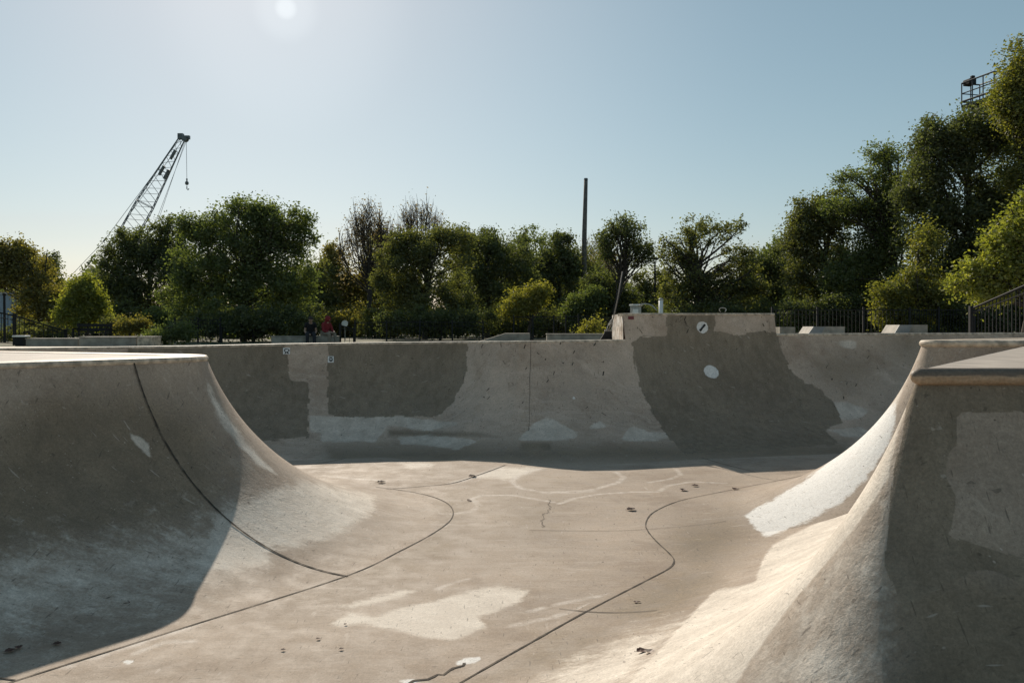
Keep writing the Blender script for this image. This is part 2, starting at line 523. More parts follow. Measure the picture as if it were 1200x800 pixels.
# ================================================================== BOWL FLOOR
xs = np.concatenate([np.arange(-24, -7, 1.0), np.arange(-7, 9, .05), np.arange(9, 27, 1.0)])
ys = np.concatenate([np.arange(-10, 3.4, .8), np.arange(3.4, 18.5, .05), np.arange(18.5, 25, 1.0)])
XX, YY = np.meshgrid(xs, ys, indexing='ij')
V = np.stack([XX.ravel(), YY.ravel(), np.zeros(XX.size)], 1)
ni, nj = len(xs), len(ys)
idx = np.arange(ni * nj).reshape(ni, nj)
F = np.stack([idx[:-1, :-1], idx[1:, :-1], idx[1:, 1:], idx[:-1, 1:]], -1).reshape(-1, 4)
floor = mesh_np('bowl_floor', V, F, M['conc'])
tag(floor, 'tan concrete floor of the skate bowl with curved joints and scuff marks', None, None, 'structure')
STAINS = [([(690, 714), (740, 690), (790, 662), (850, 650), (848, 685), (800, 728), (735, 737)], .8), ([(560, 800), (640, 748), (700, 728), (745, 735), (700, 765), (650, 785)], 1.0), ([(775, 640), (800, 605), (855, 590), (872, 606), (886, 632), (862, 660), (820, 684), (795, 665)], 1.1)]
chalk = [
    ([(632, 549), (608, 556), (600, 564), (610, 572), (640, 577), (675, 577), (700, 572), (725, 565), (731, 559), (722, 553)], 0.094),
    ([(500, 600), (530, 602), (552, 599), (562, 592), (553, 584), (565, 580), (600, 580), (630, 585), (648, 588)], 0.079),
    ([(655, 590), (672, 584), (700, 579), (740, 576), (772, 576), (782, 569), (810, 564), (850, 566)], 0.079),
    ([(640, 577), (665, 576), (690, 575)], 0.158),
    ([(760, 565), (785, 561), (798, 556), (792, 549)], 0.079),
    ([(530, 566), (560, 557), (590, 546)], 0.144),
    ([(345, 560), (380, 558), (420, 561), (450, 563)], 0.115),
    ([(60, 780), (110, 766), (160, 748), (215, 725)], 0.122),
    ([(90, 775), (135, 762), (180, 748), (235, 730)], 0.086),
    ([(160, 765), (190, 752), (225, 751)], 0.086),
    *[([(x, 782 - (x - 60) * .34 + (q % 3) * 3), (x + 9, 776 - (x - 60) * .34), (x + 5, 771 - (x - 60) * .34), (x + 16, 772 - (x - 60) * .34 + q % 4)], .10) for q, x in enumerate(range(60, 225, 11))],
    ([(330, 692), (350, 684), (378, 680)], 0.065),
    ([(512, 690), (530, 683), (548, 678)], 0.058),
    ([(600, 733), (650, 722), (700, 706)], 0.072), ([(620, 716), (670, 704), (720, 695)], 0.065),
]
paint(floor,
      wash=[([(385, 730), (412, 717), (438, 722), (465, 712), (520, 700), (560, 688), (585, 686), (622, 690), (612, 704), (585, 716), (560, 722), (572, 735), (532, 751), (490, 746), (462, 738), (430, 732), (405, 735)], 1.0),
            [(468, 543), (492, 541), (512, 543), (505, 548), (480, 550)],
            [(395, 712), (430, 700), (475, 690), (490, 692), (460, 703), (420, 712)],
            [(205, 690), (250, 680), (300, 675), (310, 690), (255, 702), (215, 700)],
            [(545, 560), (590, 546), (640, 548), (600, 562)],
            [(430, 585), (470, 588), (478, 598), (440, 600)],
            [(590, 815), (640, 775), (700, 752), (755, 735), (800, 735), (760, 780), (735, 815)]],
      white=[[(530, 776), (545, 771), (562, 769), (566, 773), (548, 778), (534, 780)], ell(150, 775, 8, 3), [(466, 797), (485, 795), (500, 800), (470, 804)]],
      soft=[([(420, 640), (520, 610), (530, 600), (510, 640), (440, 668), (330, 700)], 1.6),
            ([(600, 590), (650, 590), (640, 620), (610, 615)], 1.5)] + [(q, w * .75) for q, w in STAINS],
      chalk=chalk, unit=9, softunit=60)

# ================================================================== LEFT HIP
ZL = 2.14
nL = Vector((.81, -.586)).normalized(); nB = Vector((.41, .912)).normalized()
a0 = math.atan2(nL.y, nL.x); a1 = math.atan2(nB.y, nB.x)
cL = (-4.84, 10.86); rL = .9
colsL = []
for t in (13.0, 9.0, 6.0, 4.0, 2.6, 1.2):
    colsL.append(((cL[0] + rL * nL.x - .586 * t, cL[1] + rL * nL.y - .81 * t), tuple(nL), ZL))
colsL += arc_cols(cL[0], cL[1], rL, a0, a1, ZL, 26)
for t in (2.0, 5.0, 9.0, 14.0):
    colsL.append(((cL[0] + rL * nB.x - nB.y * t, cL[1] + rL * nB.y + nB.x * t), tuple(nB), ZL))
rampL = empty('skate_ramp', (-4.84, 10.86, 0), 'concrete ramp with a rounded nose on the left, dark grey paint on it', 'skate ramp', 'concrete ramps of the skate bowl')
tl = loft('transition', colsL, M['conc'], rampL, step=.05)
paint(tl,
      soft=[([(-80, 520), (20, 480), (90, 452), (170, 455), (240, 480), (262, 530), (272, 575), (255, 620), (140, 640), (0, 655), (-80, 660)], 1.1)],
      wash=[([(-90, 742), (-90, 668), (0, 655), (90, 645), (170, 633), (235, 618), (262, 596), (300, 640), (262, 672), (205, 688), (150, 700), (90, 715), (0, 742)], 18.0), ([(200, 690), (232, 650), (250, 610), (275, 590), (310, 575), (360, 560), (440, 580), (440, 600), (412, 620), (365, 638), (318, 648), (325, 662), (262, 672)], 2.2), ([(151, 507), (165, 512), (174, 520), (178, 536), (172, 533), (160, 522), (154, 516)], .5), ([(240, 440), (262, 480), (290, 520), (330, 560), (300, 545), (262, 500), (246, 470)], .8)],  # wash split along the shadow edge: faint in shade, stronger in sun
      white=[],
      rough=[[(235, 470), (270, 500), (340, 545), (420, 585), (380, 630), (290, 640), (262, 600), (285, 555)]])
sweep_lip('coping', colsL, M['coping'], rampL, h=.085, depth=.42)
dk = [tuple(p) for p in coping_path(resample(colsL, .2))]
inner = [Vector((p[0], p[1], 0)) for p in dk]
mb = MB(); nrmL = [c[1] for c in resample(colsL, .2)]
ring = [(p[0] - n[0] * .40, p[1] - n[1] * .40, ZL - .004) for p, n in zip(dk, nrmL)]
mb.add(ring + [(-24, 20, ZL - .004), (-24, 0, ZL - .004)], [tuple(range(len(ring) + 2))])
mb.build('deck', M['deck'], rampL)
# the construction seam down the transition
CS = (-4.40, 9.92); vS = Vector((-1.68 - CS[0], 8.6 - CS[1])).normalized(); kS = vS.x * nL.x + vS.y * nL.y
tt = math.acos((RAD - ZL) / RAD)
sp = []; su = []; FINE_L = resample(colsL, .02)
for k in range(61):
    th = tt * (1 - k / 60) - .01 * (1 - k / 60)
    s_ = (S0 - RAD * math.sin(th)) / kS
    nn = Vector((nL.x * math.sin(th), nL.y * math.sin(th), math.cos(th)))
    xx_, yy_ = CS[0] + vS.x * s_, CS[1] + vS.y * s_
    dd_ = min(math.dist((xx_, yy_), c_[0]) for c_ in FINE_L)
    zz_ = RAD - math.sqrt(max(0, RAD * RAD - (S0 - min(dd_, S0)) ** 2)) if k > 12 else RAD * (1 - math.cos(th))
    sp.append(Vector((xx_, yy_, zz_)) + nn * .007); su.append(nn)
tag(ribbon(sp, .0115, su).build('seam', M['joint'], rampL))

# ================================================================== NEAR RIGHT BLOCK
ZA = 2.288
A = (2.03, 4.30); nA1 = Vector((-.82, .572)).normalized(); rA = .07
thA = math.acos((RAD - ZA) / RAD); offA = RAD * math.sin(thA) - S0           # lip sits slightly behind the 2.1 m line
cA = (A[0] + .07, A[1] + .07)
aF = -math.pi / 2; aL_ = math.atan2(nA1.y, nA1.x)
colsA = []
dA = Vector((nA1.y, -nA1.x))        # along the left lip, away from the corner
for t in (9.5, 6.0, 3.0, 1.2, .4):
    colsA.append(((cA[0] + rA * nA1.x + dA.x * t, cA[1] + rA * nA1.y + dA.y * t), tuple(nA1), ZA))
if aL_ > 0: aL_ -= 2 * math.pi
colsA += arc_cols(cA[0], cA[1], rA, aL_, aF, ZA, 30)
for t in (.5, 1.5, 4.0, 8.0):
    colsA.append(((cA[0] + t, cA[1] - rA), (0, -1), ZA))
rampA = empty('skate_ramp', (3.2, 5.6, 0), 'tall concrete ramp corner nearest on the right, thick rounded coping over a shaded brown wall', 'skate ramp', 'concrete ramps of the skate bowl')
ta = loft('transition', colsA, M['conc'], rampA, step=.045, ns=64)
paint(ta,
      dark=[[(1068, 440), (1300, 440), (1300, 690), (1160, 642), (1112, 628), (1122, 585), (1108, 560), (1112, 535), (1122, 520), (1122, 484), (1210, 482), (1215, 655), (1300, 665), (1300, 720), (1210, 690), (1165, 668), (1130, 672), (1095, 690), (1060, 720), (1036, 660), (1047, 560), (1060, 490)]],  # dark paint run out to the shade line, so part stands for shade
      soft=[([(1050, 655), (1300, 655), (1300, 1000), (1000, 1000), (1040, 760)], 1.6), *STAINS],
      wash=[([(715, 830), (735, 800), (790, 742), (835, 692), (885, 682), (893, 656), (905, 638), (960, 610), (1010, 562), (1045, 495), (1042, 560), (1008, 612), (978, 648), (932, 702), (882, 770), (840, 840)], .5),
            ([(590, 830), (650, 782), (700, 762), (760, 735), (800, 725), (740, 800), (700, 830)], 5.0),
            ([(1068, 452), (1056, 500), (1046, 560), (1024, 600), (980, 670), (905, 760), (860, 830), (1010, 830), (1030, 730), (1040, 640), (1053, 560), (1064, 500)], 16.0),  # pale strip paints sunlight onto the corner that the sun only grazes
            ([(905, 640), (960, 615), (1010, 570), (1050, 500), (1070, 450), (1040, 560), (1000, 615), (960, 650)], .8)],
      rough=[[(1066, 460), (1062, 520), (1045, 600), (1050, 660), (1060, 740), (1110, 830), (930, 830), (985, 700), (1035, 580), (1055, 500)]])
# round nosed coping on the front edge only
cop = MB(); yA = cA[1] - rA - offA * -1
yA = prof_pt((0, cA[1] - rA), (0, -1), thA)[1]
r = .044
pts = [Vector((A[0] + .0, yA - .018, ZA - .036)), Vector((A[0] + .012, yA - .018, ZA - .036)), Vector((A[0] + .04, yA - .018, ZA - .036))]
rr = [.012, .030, r]
for k in range(1, 60):
    pts.append(Vector((A[0] + .04 + k * .13, yA - .018 + random.uniform(-.0015, .0015), ZA - .036))); rr.append(r + random.uniform(-.0012, .0012))
cop.tube(pts, rr, 14)
cop.build('coping', M['copnear'], rampA, sm=True)
lipA = coping_path(resample(colsA, .3))
topA = [tuple(p) for p in lipA]
mb = MB(); mb.add([(p[0], p[1], ZA - .002) for p in topA] + [(26, 4.4, ZA - .002), (26, 12.5, ZA - .002), (lipA[0].x + .4, 12.5, ZA - .002)], [tuple(range(len(topA) + 3))])
mb.build('deck', M['deck'], rampA)

# ================================================================== RIGHT NOSE BEHIND IT
ZB = 2.335
nBf = Vector((-.17, -.985)).normalized(); nBb = Vector((-.64, .768)).normalized()
cB = (5.66, 11.32); rB = .26
colsB = []
dB = Vector((-nBf.y, nBf.x)); db2 = Vector((nBb.y, -nBb.x))
for t in (6.0, 3.0, 1.6, .6):
    colsB.append(((cB[0] + rB * nBb.x + db2.x * t, cB[1] + rB * nBb.y + db2.y * t), tuple(nBb), ZB))
ab = math.atan2(nBb.y, nBb.x); af = math.atan2(nBf.y, nBf.x) + 2 * math.pi
colsB += arc_cols(cB[0], cB[1], rB, ab, af, ZB, 26)
for t in (.5, 1.2, 2.4):
    colsB.append(((cB[0] + rB * nBf.x + dB.x * t, cB[1] + rB * nBf.y + dB.y * t), tuple(nBf), ZB))
rampB = empty('skate_ramp', (6.2, 11.9, 0), 'sunlit concrete ramp nose with white paint, behind the near right corner', 'skate ramp', 'concrete ramps of the skate bowl')
tb = loft('transition', colsB, M['conc'], rampB, step=.045, ns=64)
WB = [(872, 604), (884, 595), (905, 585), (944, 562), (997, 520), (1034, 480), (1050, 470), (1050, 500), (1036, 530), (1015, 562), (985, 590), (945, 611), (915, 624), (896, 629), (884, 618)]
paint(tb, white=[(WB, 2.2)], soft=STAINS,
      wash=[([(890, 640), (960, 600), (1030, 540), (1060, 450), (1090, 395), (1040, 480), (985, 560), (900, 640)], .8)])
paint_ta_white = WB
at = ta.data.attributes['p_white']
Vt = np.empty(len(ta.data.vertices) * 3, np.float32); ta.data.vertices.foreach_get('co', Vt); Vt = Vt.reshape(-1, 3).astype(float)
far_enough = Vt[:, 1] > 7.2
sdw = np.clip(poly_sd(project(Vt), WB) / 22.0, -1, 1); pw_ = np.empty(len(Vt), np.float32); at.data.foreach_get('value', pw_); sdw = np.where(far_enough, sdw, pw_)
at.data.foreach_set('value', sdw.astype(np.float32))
sweep_lip('coping', colsB, M['coping'], rampB, h=.095, depth=.3, proud=.05, step=.06)
lb = coping_path(resample(colsB, .1)); nb_ = [c[1] for c in resample(colsB, .1)]
mb = MB(); mb.add([(p.x - n[0] * .28, p.y - n[1] * .28, ZB - .003) for p, n in zip(lb, nb_)] + [(24, 12.6, ZB - .003), (24, 16, ZB - .003)], [tuple(range(len(lb) + 2))])
mb.build('deck', M['deck'], rampB)

def surf_z(x, y):
    z = 0.0
    for cols in (colsL, colsA, colsB):
        d = min(math.dist((x, y), c[0]) for c in SURF[id(cols)])
        if d < S0: z = max(z, RAD - math.sqrt(RAD * RAD - (S0 - d) ** 2))
    return z
SURF = {id(c): resample(c, .08) for c in (colsL, colsA, colsB)}
JL = [  # joints sawn into the floor (photo pixels on the floor plane), half width in m
    ([(-30, 815), (20, 797), (210, 737), (405, 675), (470, 645), (512, 622), (530, 606), (527, 592), (507, 582), (475, 575), (440, 571)], .0075),
    ([(452, 573), (492, 570), (530, 566), (562, 556), (592, 545)], .010),
    ([(500, 824), (540, 800), (615, 757), (690, 715), (760, 679), (784, 666), (790, 657), (784, 648), (770, 635), (759, 622), (757, 612), (766, 600), (792, 588), (822, 581), (862, 575), (905, 568), (985, 551)], .008),
    ([(655, 713), (700, 718), (770, 725)], .006),
    ([(620, 621), (700, 622), (760, 620), (850, 612)], .004),
    ([(812, 533), (845, 543), (885, 553)], .009),
    ([(405, 537), (372, 543), (340, 545)], .01),
    ([(0, 795), (18, 797)], .008),
]
for k, (pl, w) in enumerate(JL):
    pts = [Vector((p.x, p.y, surf_z(p.x, p.y) + .005)) for p in polyline([G(x, y, 0) for x, y in pl], .1)]
    o = ribbon(pts, w).build('floor_joint', M['joint'])
    tag(o, None, None, None, 'structure')
crk = polyline([G(x, y, .004) for x, y in [(478, 800), (500, 795), (522, 788), (533, 783), (545, 776)]], .05)
crk = [p + Vector((random.uniform(-.02, .02), random.uniform(-.03, .03), 0)) for p in crk]
tag(ribbon(crk, .012).build('floor_crack', M['joint']), None, None, None, 'structure')
crk = polyline([G(x, y, .004) for x, y in [(645, 585), (643, 596), (636, 606), (637, 618)]], .07)
crk = [p + Vector((random.uniform(-.03, .03), random.uniform(-.04, .04), 0)) for p in crk]
tag(ribbon(crk, .004).build('floor_crack', M['joint']), None, None, None, 'structure')

# ================================================================== FAR WALL
def seg_normals(pts):
    ns = []
    for i in range(len(pts)):
        a = Vector(pts[max(i - 1, 0)]); b = Vector(pts[min(i + 1, len(pts) - 1)])
        d = (b - a).normalized(); ns.append((d.y, -d.x))
    return ns
FL = [((-20.0, 15.8), 2.06), ((-14.5, 16.7), 2.07), ((-10.5, 17.5), 2.08), ((-6.99, 18.4), 2.11), ((-5.1, 18.95), 2.145), ((-3.4, 19.35), 2.165), ((-2.07, 19.45), 2.18),
      ((-1.0, 19.1), 2.195), ((-.3, 18.62), 2.205), ((.13, 18.42), 2.215), ((.9, 18.5), 2.22), ((2.55, 19.05), 2.235)]
FE = [((2.55, 19.05), 2.826), ((4.4, 19.55), 2.832), ((6.24, 20.0), 2.84)]
FR = [((6.24, 20.0), 2.36), ((8.2, 20.45), 2.365), ((10.1, 20.9), 2.37), ((15.4, 21.9), 2.38), ((22, 23), 2.38)]
allp = [q[0] for q in FL] + [q[0] for q in FE[1:]] + [q[0] for q in FR[1:]]
ns_ = seg_normals(allp)
nmap = {p: n for p, n in zip(allp, ns_)}
cf = lambda lst: [(p, nmap[p], z) for p, z in lst]
wall = empty('bowl_wall', (2.5, 19.2, 0), 'long curved concrete back wall of the bowl with a raised middle section, grey paint patches and white painted dots', 'bowl wall')
DK = [
    [(150, 400), (334, 400), (340, 444), (362, 447), (361, 512), (300, 517), (285, 560), (150, 560)],
    [(384, 396), (548, 396), (546, 440), (530, 475), (512, 488), (470, 487), (420, 490), (400, 487), (384, 486)],
    [(740, 402), (751, 394), (781, 393), (781, 360), (837, 360), (837, 391), (842, 388), (860, 393), (889, 389), (896, 386), (910, 391), (915, 406), (928, 437), (941, 447), (959, 454), (976, 471), (989, 495), (967, 503), (985, 520), (900, 528), (800, 532), (772, 497), (751, 458), (744, 424)],
]
SF = [([(955, 424), (985, 408), (1015, 416), (1022, 440), (985, 452), (960, 442)], 1.3), ([(380, 520), (600, 518), (800, 516), (1000, 512), (1000, 545), (380, 548)], .45),
      ([(610, 517), (648, 517), (648, 531), (606, 531)], .12), ([(455, 503), (560, 507), (590, 512), (455, 511)], .12), ([(1040, 392), (1090, 392), (1090, 420), (1050, 420)], 1.5)]
WS = [[(362, 487), (400, 487), (470, 486), (490, 490), (535, 494), (540, 497), (505, 505), (480, 503), (470, 500), (455, 499), (440, 518), (376, 518), (376, 508), (362, 505)],
      [(465, 512), (500, 509), (555, 514), (560, 518), (535, 527), (500, 522), (470, 520)],
      [(608, 513), (625, 496), (640, 488), (650, 491), (665, 500), (680, 508), (672, 515), (640, 517), (607, 516)],
      [(727, 513), (740, 498), (760, 505), (790, 506), (795, 510), (770, 517), (730, 517)], [(690, 503), (712, 500), (705, 492), (695, 495)],
      [(975, 471), (990, 470), (1020, 480), (1010, 490), (985, 493)], [(967, 503), (1010, 500), (1030, 512), (990, 512)],
      [(975, 400), (1005, 398), (1002, 410), (990, 408)]]
WH = [ell(823, 383.5, 7.0, 7.0), ell(833.5, 435.5, 9.5, 7.2, .5), ell(672, 466, 2.6, 2.6), ell(243, 436, 5.5, 5)]
for nm, lst in (('transition', FL), ('extension_wall', FE), ('transition', FR)):
    o = loft(nm, cf(lst), M['wallconc'], wall, step=.06, ns=60)
    paint(o, dark=DK, soft=SF, wash=[(w, .45) for w in WS], white=[(w, .45) for w in WH])
for lst in (FL, FR):
    sweep_lip('coping', cf(lst), M['coping'], wall, h=.075, depth=.30, proud=.02, step=.3)
sweep_lip('extension_coping', cf(FE), M['coping'], wall, h=.06, depth=.3, proud=.02, step=.3)
# raised block behind the extension
eL = coping_path(cf(FE))
p0 = eL[0]; p1 = eL[-1]
mb = MB(); zt = 2.822
mb.add([(p0.x, p0.y + .005, 2.1), (p1.x, p1.y + .005, 2.1), (p1.x + .2, p1.y + 2.9, 2.1), (p0.x + .06, p0.y + 2.6, 2.1),
        (p0.x, p0.y + .005, zt), (p1.x, p1.y + .005, zt), (p1.x + .2, p1.y + 2.9, zt), (p0.x + .06, p0.y + 2.6, zt)],
       [(4, 5, 6, 7), (1, 2, 6, 5), (2, 3, 7, 6), (3, 0, 4, 7)])
mb.build('extension_block', M['wallconc'], wall)
# black slash painted in the upper dot
q = [G(0, 800)]
def on_wall(x, y, lst, off=.012):
    """point of the swept wall that appears at a photo pixel"""
    best = None
    for C, n, z in resample(cf(lst), .03):
        tt = math.acos((RAD - z) / RAD)
        for i in range(0, 90):
            th = tt * (1 - i / 90 * .999)
            p = prof_pt(C, n, th)
            e = (600 + p[0] / p[1] * 1000 - x) ** 2 + (HY + (EYE - p[2]) / p[1] * 1000 - y) ** 2
            if best is None or e < best[0]: best = (e, p, n, th)
    _, p, n, th = best
    nn = Vector((n[0] * math.sin(th), n[1] * math.sin(th), math.cos(th))).normalized()
    return Vector(p) + nn * off, nn
a, na = on_wall(820.5, 388, FE); b, nb2 = on_wall(826.5, 379, FE)
ribbon([a, (a + b) / 2, b], .022, [na, na, na]).build('paint_slash', M['ink'], wall)
# vertical joint in the far wall
sp = []; su = []
for y in (401, 415, 430, 445, 460, 475, 490, 505):
    a, na = on_wall(622 - (y - 401) * .02, y, FL, .006); sp.append(a); su.append(na)
ribbon(sp, .0035, su).build('seam', M['joint'], wall)
# dark stains / graffiti ticks on the far wall
mk = MB()
rs = random.Random(3)
for x0, x1, y0, y1, n, lst in ((560, 735, 402, 490, 26, FL), (745, 905, 370, 392, 16, FE), (930, 1050, 410, 500, 14, FR)):
    for _ in range(n):
        x = rs.uniform(x0, x1); y = rs.uniform(y0, y1)
        a, na = on_wall(x, y, lst, .005); L = rs.uniform(.03, .16)
        d = Vector((rs.uniform(.2, .6) * (1 if rs.random() < .6 else -1), 0, rs.uniform(.5, 1))).normalized() * L
        d -= na * d.dot(na)
        mk2 = ribbon([a, a + d * .5, a + d], rs.uniform(.004, .012), [na] * 3); mk.add(mk2.v, mk2.f)
mk.build('scuff_marks', M['joint'], wall)
# decks behind the far wall
dkf = [p for p in coping_path(cf(FL))]
mb = MB(); a = [(p.x, p.y + .26, p.z - .004) for p in dkf]; b = [(p.x, 24.4, gz(p.x, 24.4) + .01) for p in dkf]
n = len(a); mb.add(a + b, [(i, i + 1, n + i + 1, n + i) for i in range(n - 1)]); mb.build('deck', M['deck'], wall)
dkf = [p for p in coping_path(cf(FR))]
mb = MB(); a = [(p.x, p.y + .26, p.z - .004) for p in dkf]; b = [(p.x + .3, 26, 2.24) for p in dkf]
n = len(a); mb.add(a + b, [(i, i + 1, n + i + 1, n + i) for i in range(n - 1)]); mb.build('deck', M['deck'], wall)

# ================================================================== GROUND
gt = NT('ground_grass_and_dirt')
pos = gt.n('ShaderNodeNewGeometry').outputs['Position']
f1 = gt.noise(pos, .12, 6, .6); f2 = gt.noise(pos, 4, 6, .7)
c = gt.mix(gt.mapr(f1, .4, .6), (.075, .085, .035), (.16, .14, .085))
c = gt.mix(.5, c, gt.mix(gt.mapr(f2, .3, .7), (.25, .25, .25), (.75, .75, .75)), 'SOFT_LIGHT')
b = gt.n('ShaderNodeBsdfPrincipled'); b.inputs['Roughness'].default_value = .95
gt.l(c, b.inputs['Base Color']); gt.l(b.outputs[0], gt.out.inputs[0])
gx = np.unique(np.concatenate([[-900, -500, -250, -120, -70], np.arange(-40, -23.9, 4), np.arange(-24, 28.1, 2.0), np.arange(28, 60, 4), [80, 140, 260, 500, 900]]))
gy = np.unique(np.concatenate([[-300, -120, -50, -20, -10.0], np.arange(-10, 24.1, 4.25), np.arange(24, 60, 2.0), [64, 70, 80, 100, 140, 220, 400, 700, 1500]]))
V = [(x, y, gz(x, y) if y >= 24 else gz(x, max(y, 24)) ) for x in gx for y in gy]
F = []
for i in range(len(gx) - 1):
    for j in range(len(gy) - 1):
        cx, cy = (gx[i] + gx[i + 1]) / 2, (gy[j] + gy[j + 1]) / 2
        if -24 < cx < 26 and -10 < cy < 24: continue
        k = i * len(gy) + j
        F.append((k, k + len(gy), k + len(gy) + 1, k + 1))
g = mesh_np('ground', V, F, gt.m); tag(g, 'flat park ground of grass and packed dirt around the skate bowl', None, None, 'structure')

# ================================================================== TREES
def leaf_mesh(name, pts, size, mat, parent, rng, droop=.0, aspect=.55):
    n = len(pts)
    a = rng.normal(size=(n, 3)); a[:, 2] = a[:, 2] * .6 - droop
    a /= np.linalg.norm(a, axis=1, keepdims=True)
    q = rng.normal(size=(n, 3)); q[:, 2] *= .5
    b = np.cross(a, q); b /= np.linalg.norm(b, axis=1, keepdims=True) + 1e-9
    L = size * rng.uniform(.55, 1.35, n)[:, None]
    nn = np.cross(a, b)
    V = np.empty((n, 4, 3)); fold = nn * L * .12
    V[:, 0] = pts - a * L * .5; V[:, 2] = pts + a * L * .5
    V[:, 1] = pts + b * L * .5 * aspect + fold; V[:, 3] = pts - b * L * .5 * aspect + fold
    F = np.arange(n * 4).reshape(n, 4)
    o = mesh_np(name, V.reshape(-1, 3), F, mat, parent, smooth_shade=False)
    t = np.clip(rng.normal(.5, .22, n), 0, 1)
    at = o.data.attributes.new('tint', 'FLOAT', 'POINT')
    at.data.foreach_set('value', np.repeat(t, 4).astype(np.float32))
    return o

def limb(mb, a, b, r0, r1, rng, bend=.12, n=5, sides=6):
    a = Vector(a); b = Vector(b); L = (b - a).length
    off = Vector(rng.normal(size=3)) * L * bend
    off.z = abs(off.z) * .6
    pts = [a.lerp(b, t) + off * math.sin(math.pi * t) * 1.0 for t in [k / n for k in range(n + 1)]]
    mb.tube(pts, [r0 + (r1 - r0) * k / n for k in range(n + 1)], sides, cap=False)
    return pts

TREES = []
def tree(name, label, cat, D, ells, mat, nleaf, size, group, trunk_x=None, trunk_r=None, sub=.34, gap=.9, cl=.30, depth=1.0, ybase=None, seed=0, limbs=True, per=9, fill=.5, limb_p=.28):
    rng = np.random.default_rng(100 + seed)
    k = D / 1000
    cx = trunk_x if trunk_x is not None else np.mean([e[0] for e in ells])
    X0 = (cx - 600) * k; Zb = gz(X0, D) - .05
    root = empty(name, (X0, D, Zb), label, cat, group)
    lobes = []; wts = []
    for (ex, ey, rx, ry) in ells:
        c = np.array([(ex - 600) * k, D, EYE - (ey - HY) * k]); r = np.array([rx * k, max(rx, ry) * k * .85 * depth, ry * k])
        m = max(6, int(.9 * (1 / (sub * .66)) ** 2.0))
        for _ in range(m):
            u = rng.normal(size=3); u /= np.linalg.norm(u); u *= rng.uniform(.02, 1) ** .5
            rr = sub * .66 * (r[0] * r[2]) ** .5 * rng.uniform(.55, 1.35)
            p = c + u * np.maximum(r * 1.06 - rr * .7, r * .2)
            if p[2] - rr * .4 < Zb: p[2] = Zb + rr * .5
            lobes.append((p, rr)); wts.append(rr ** 2)
    wts = np.array(wts) / np.sum(wts)
    nleaf = int(nleaf * 1.3); nc = max(20, nleaf // per)
    li = rng.choice(len(lobes), nc, p=wts)
    u = rng.normal(size=(nc, 3)); u /= np.linalg.norm(u, axis=1, keepdims=True)
    rad = np.abs(rng.normal(0, .55, nc))
    C = np.array([lobes[i][0] for i in li]); RR = np.array([lobes[i][1] for i in li])
    # most leaves sit on sprays that grow up and outward from each limb end
    nsp = 7; mid_c = np.array([X0, D, np.mean([l[0][2] for l in lobes])])
    dirs = np.empty((len(lobes), nsp, 3))
    for q, (p, rr) in enumerate(lobes):
        o_ = p - mid_c; o_ = o_ / (np.linalg.norm(o_) + 1e-6)
        dv = o_ * .75 + np.array([0, 0, .4]) + rng.normal(size=(nsp, 3)) * .75
        dirs[q] = dv / np.linalg.norm(dv, axis=1, keepdims=True)
    sprayed = rng.random(nc) < .62
    tq = rng.uniform(-.25, 1.2, nc)
    dsel = dirs[li, rng.integers(0, nsp, nc)]
    cen_b = C + u * (rad * RR)[:, None] * np.array([1, 1, .85])
    cen_s = C + dsel * (tq * RR)[:, None] + rng.normal(size=(nc, 3)) * (.10 + .10 * np.clip(1 - tq, 0, 1))[:, None] * RR[:, None]
    cen_s[:, 2] -= .12 * RR * np.clip(tq, 0, 2) ** 2
    cen = np.where(sprayed[:, None], cen_s, cen_b)
    # leafy shoots that break the outline, growing up and outward
    ns_t = max(6, nc // 45); shoots = []
    for q in rng.choice(len(lobes), ns_t, p=wts):
        p, rr = lobes[q]
        d = rng.normal(size=3); d[2] = abs(d[2]) + .35; d /= np.linalg.norm(d)
        Ls = rng.uniform(.25, .8) * min(1.4, .5 + rr)
        for t_ in np.linspace(0, 1, 6): shoots.append(p + d * (rr * .6 + Ls * t_) + np.array([0, 0, .12 * t_ * t_]))
    sp0 = np.repeat(np.array(shoots), 4, 0); sp0 = sp0 + rng.normal(size=sp0.shape) * .085
    pts = np.repeat(cen, per, 0) + rng.normal(size=(nc * per, 3)) * cl * .62 * np.array([1, 1, .8])
    ar = np.array([e[2] * e[3] for e in ells], float); ar /= ar.sum()
    nf = int(nleaf * fill); ei = rng.choice(len(ells), nf // 3 + 1, p=ar)
    uu = rng.normal(size=(len(ei), 3)); uu /= np.linalg.norm(uu, axis=1, keepdims=True); uu *= rng.uniform(0, 1, len(ei))[:, None] ** .42
    ea = np.array(ells, float)[ei]
    fc = np.stack([(ea[:, 0] - 600) * k, np.full(len(ei), D), EYE - (ea[:, 1] - HY) * k], 1) + uu * np.stack([ea[:, 2] * k, np.maximum(ea[:, 2], ea[:, 3]) * k * .7, ea[:, 3] * k], 1) * .94
    fp = np.repeat(fc, 3, 0); fp = fp + rng.normal(size=fp.shape) * .2
    pts = np.concatenate([pts, sp0, fp]); pts = pts[pts[:, 2] > Zb + .05]
    leaf_mesh('crown', pts, size * .86, mat, root, rng)
    mb = MB()
    top = max(l[0][2] for l in lobes); low = min(l[0][2] - l[1] for l in lobes)
    tr = trunk_r or (.05 + (top - Zb) * .014)
    ym = Zb + max(.8, (top - Zb) * .45)
    tp = [Vector((X0, D, Zb - .1)), Vector((X0 + rng.normal() * .1, D, Zb + (ym - Zb) * .5)), Vector((X0 + rng.normal() * .2, D, ym))]
    mb.tube(tp, [tr * 1.25, tr, tr * .8], 8, cap=False)
    axis_top = Vector((X0 + rng.normal() * .3, D, top - .3))
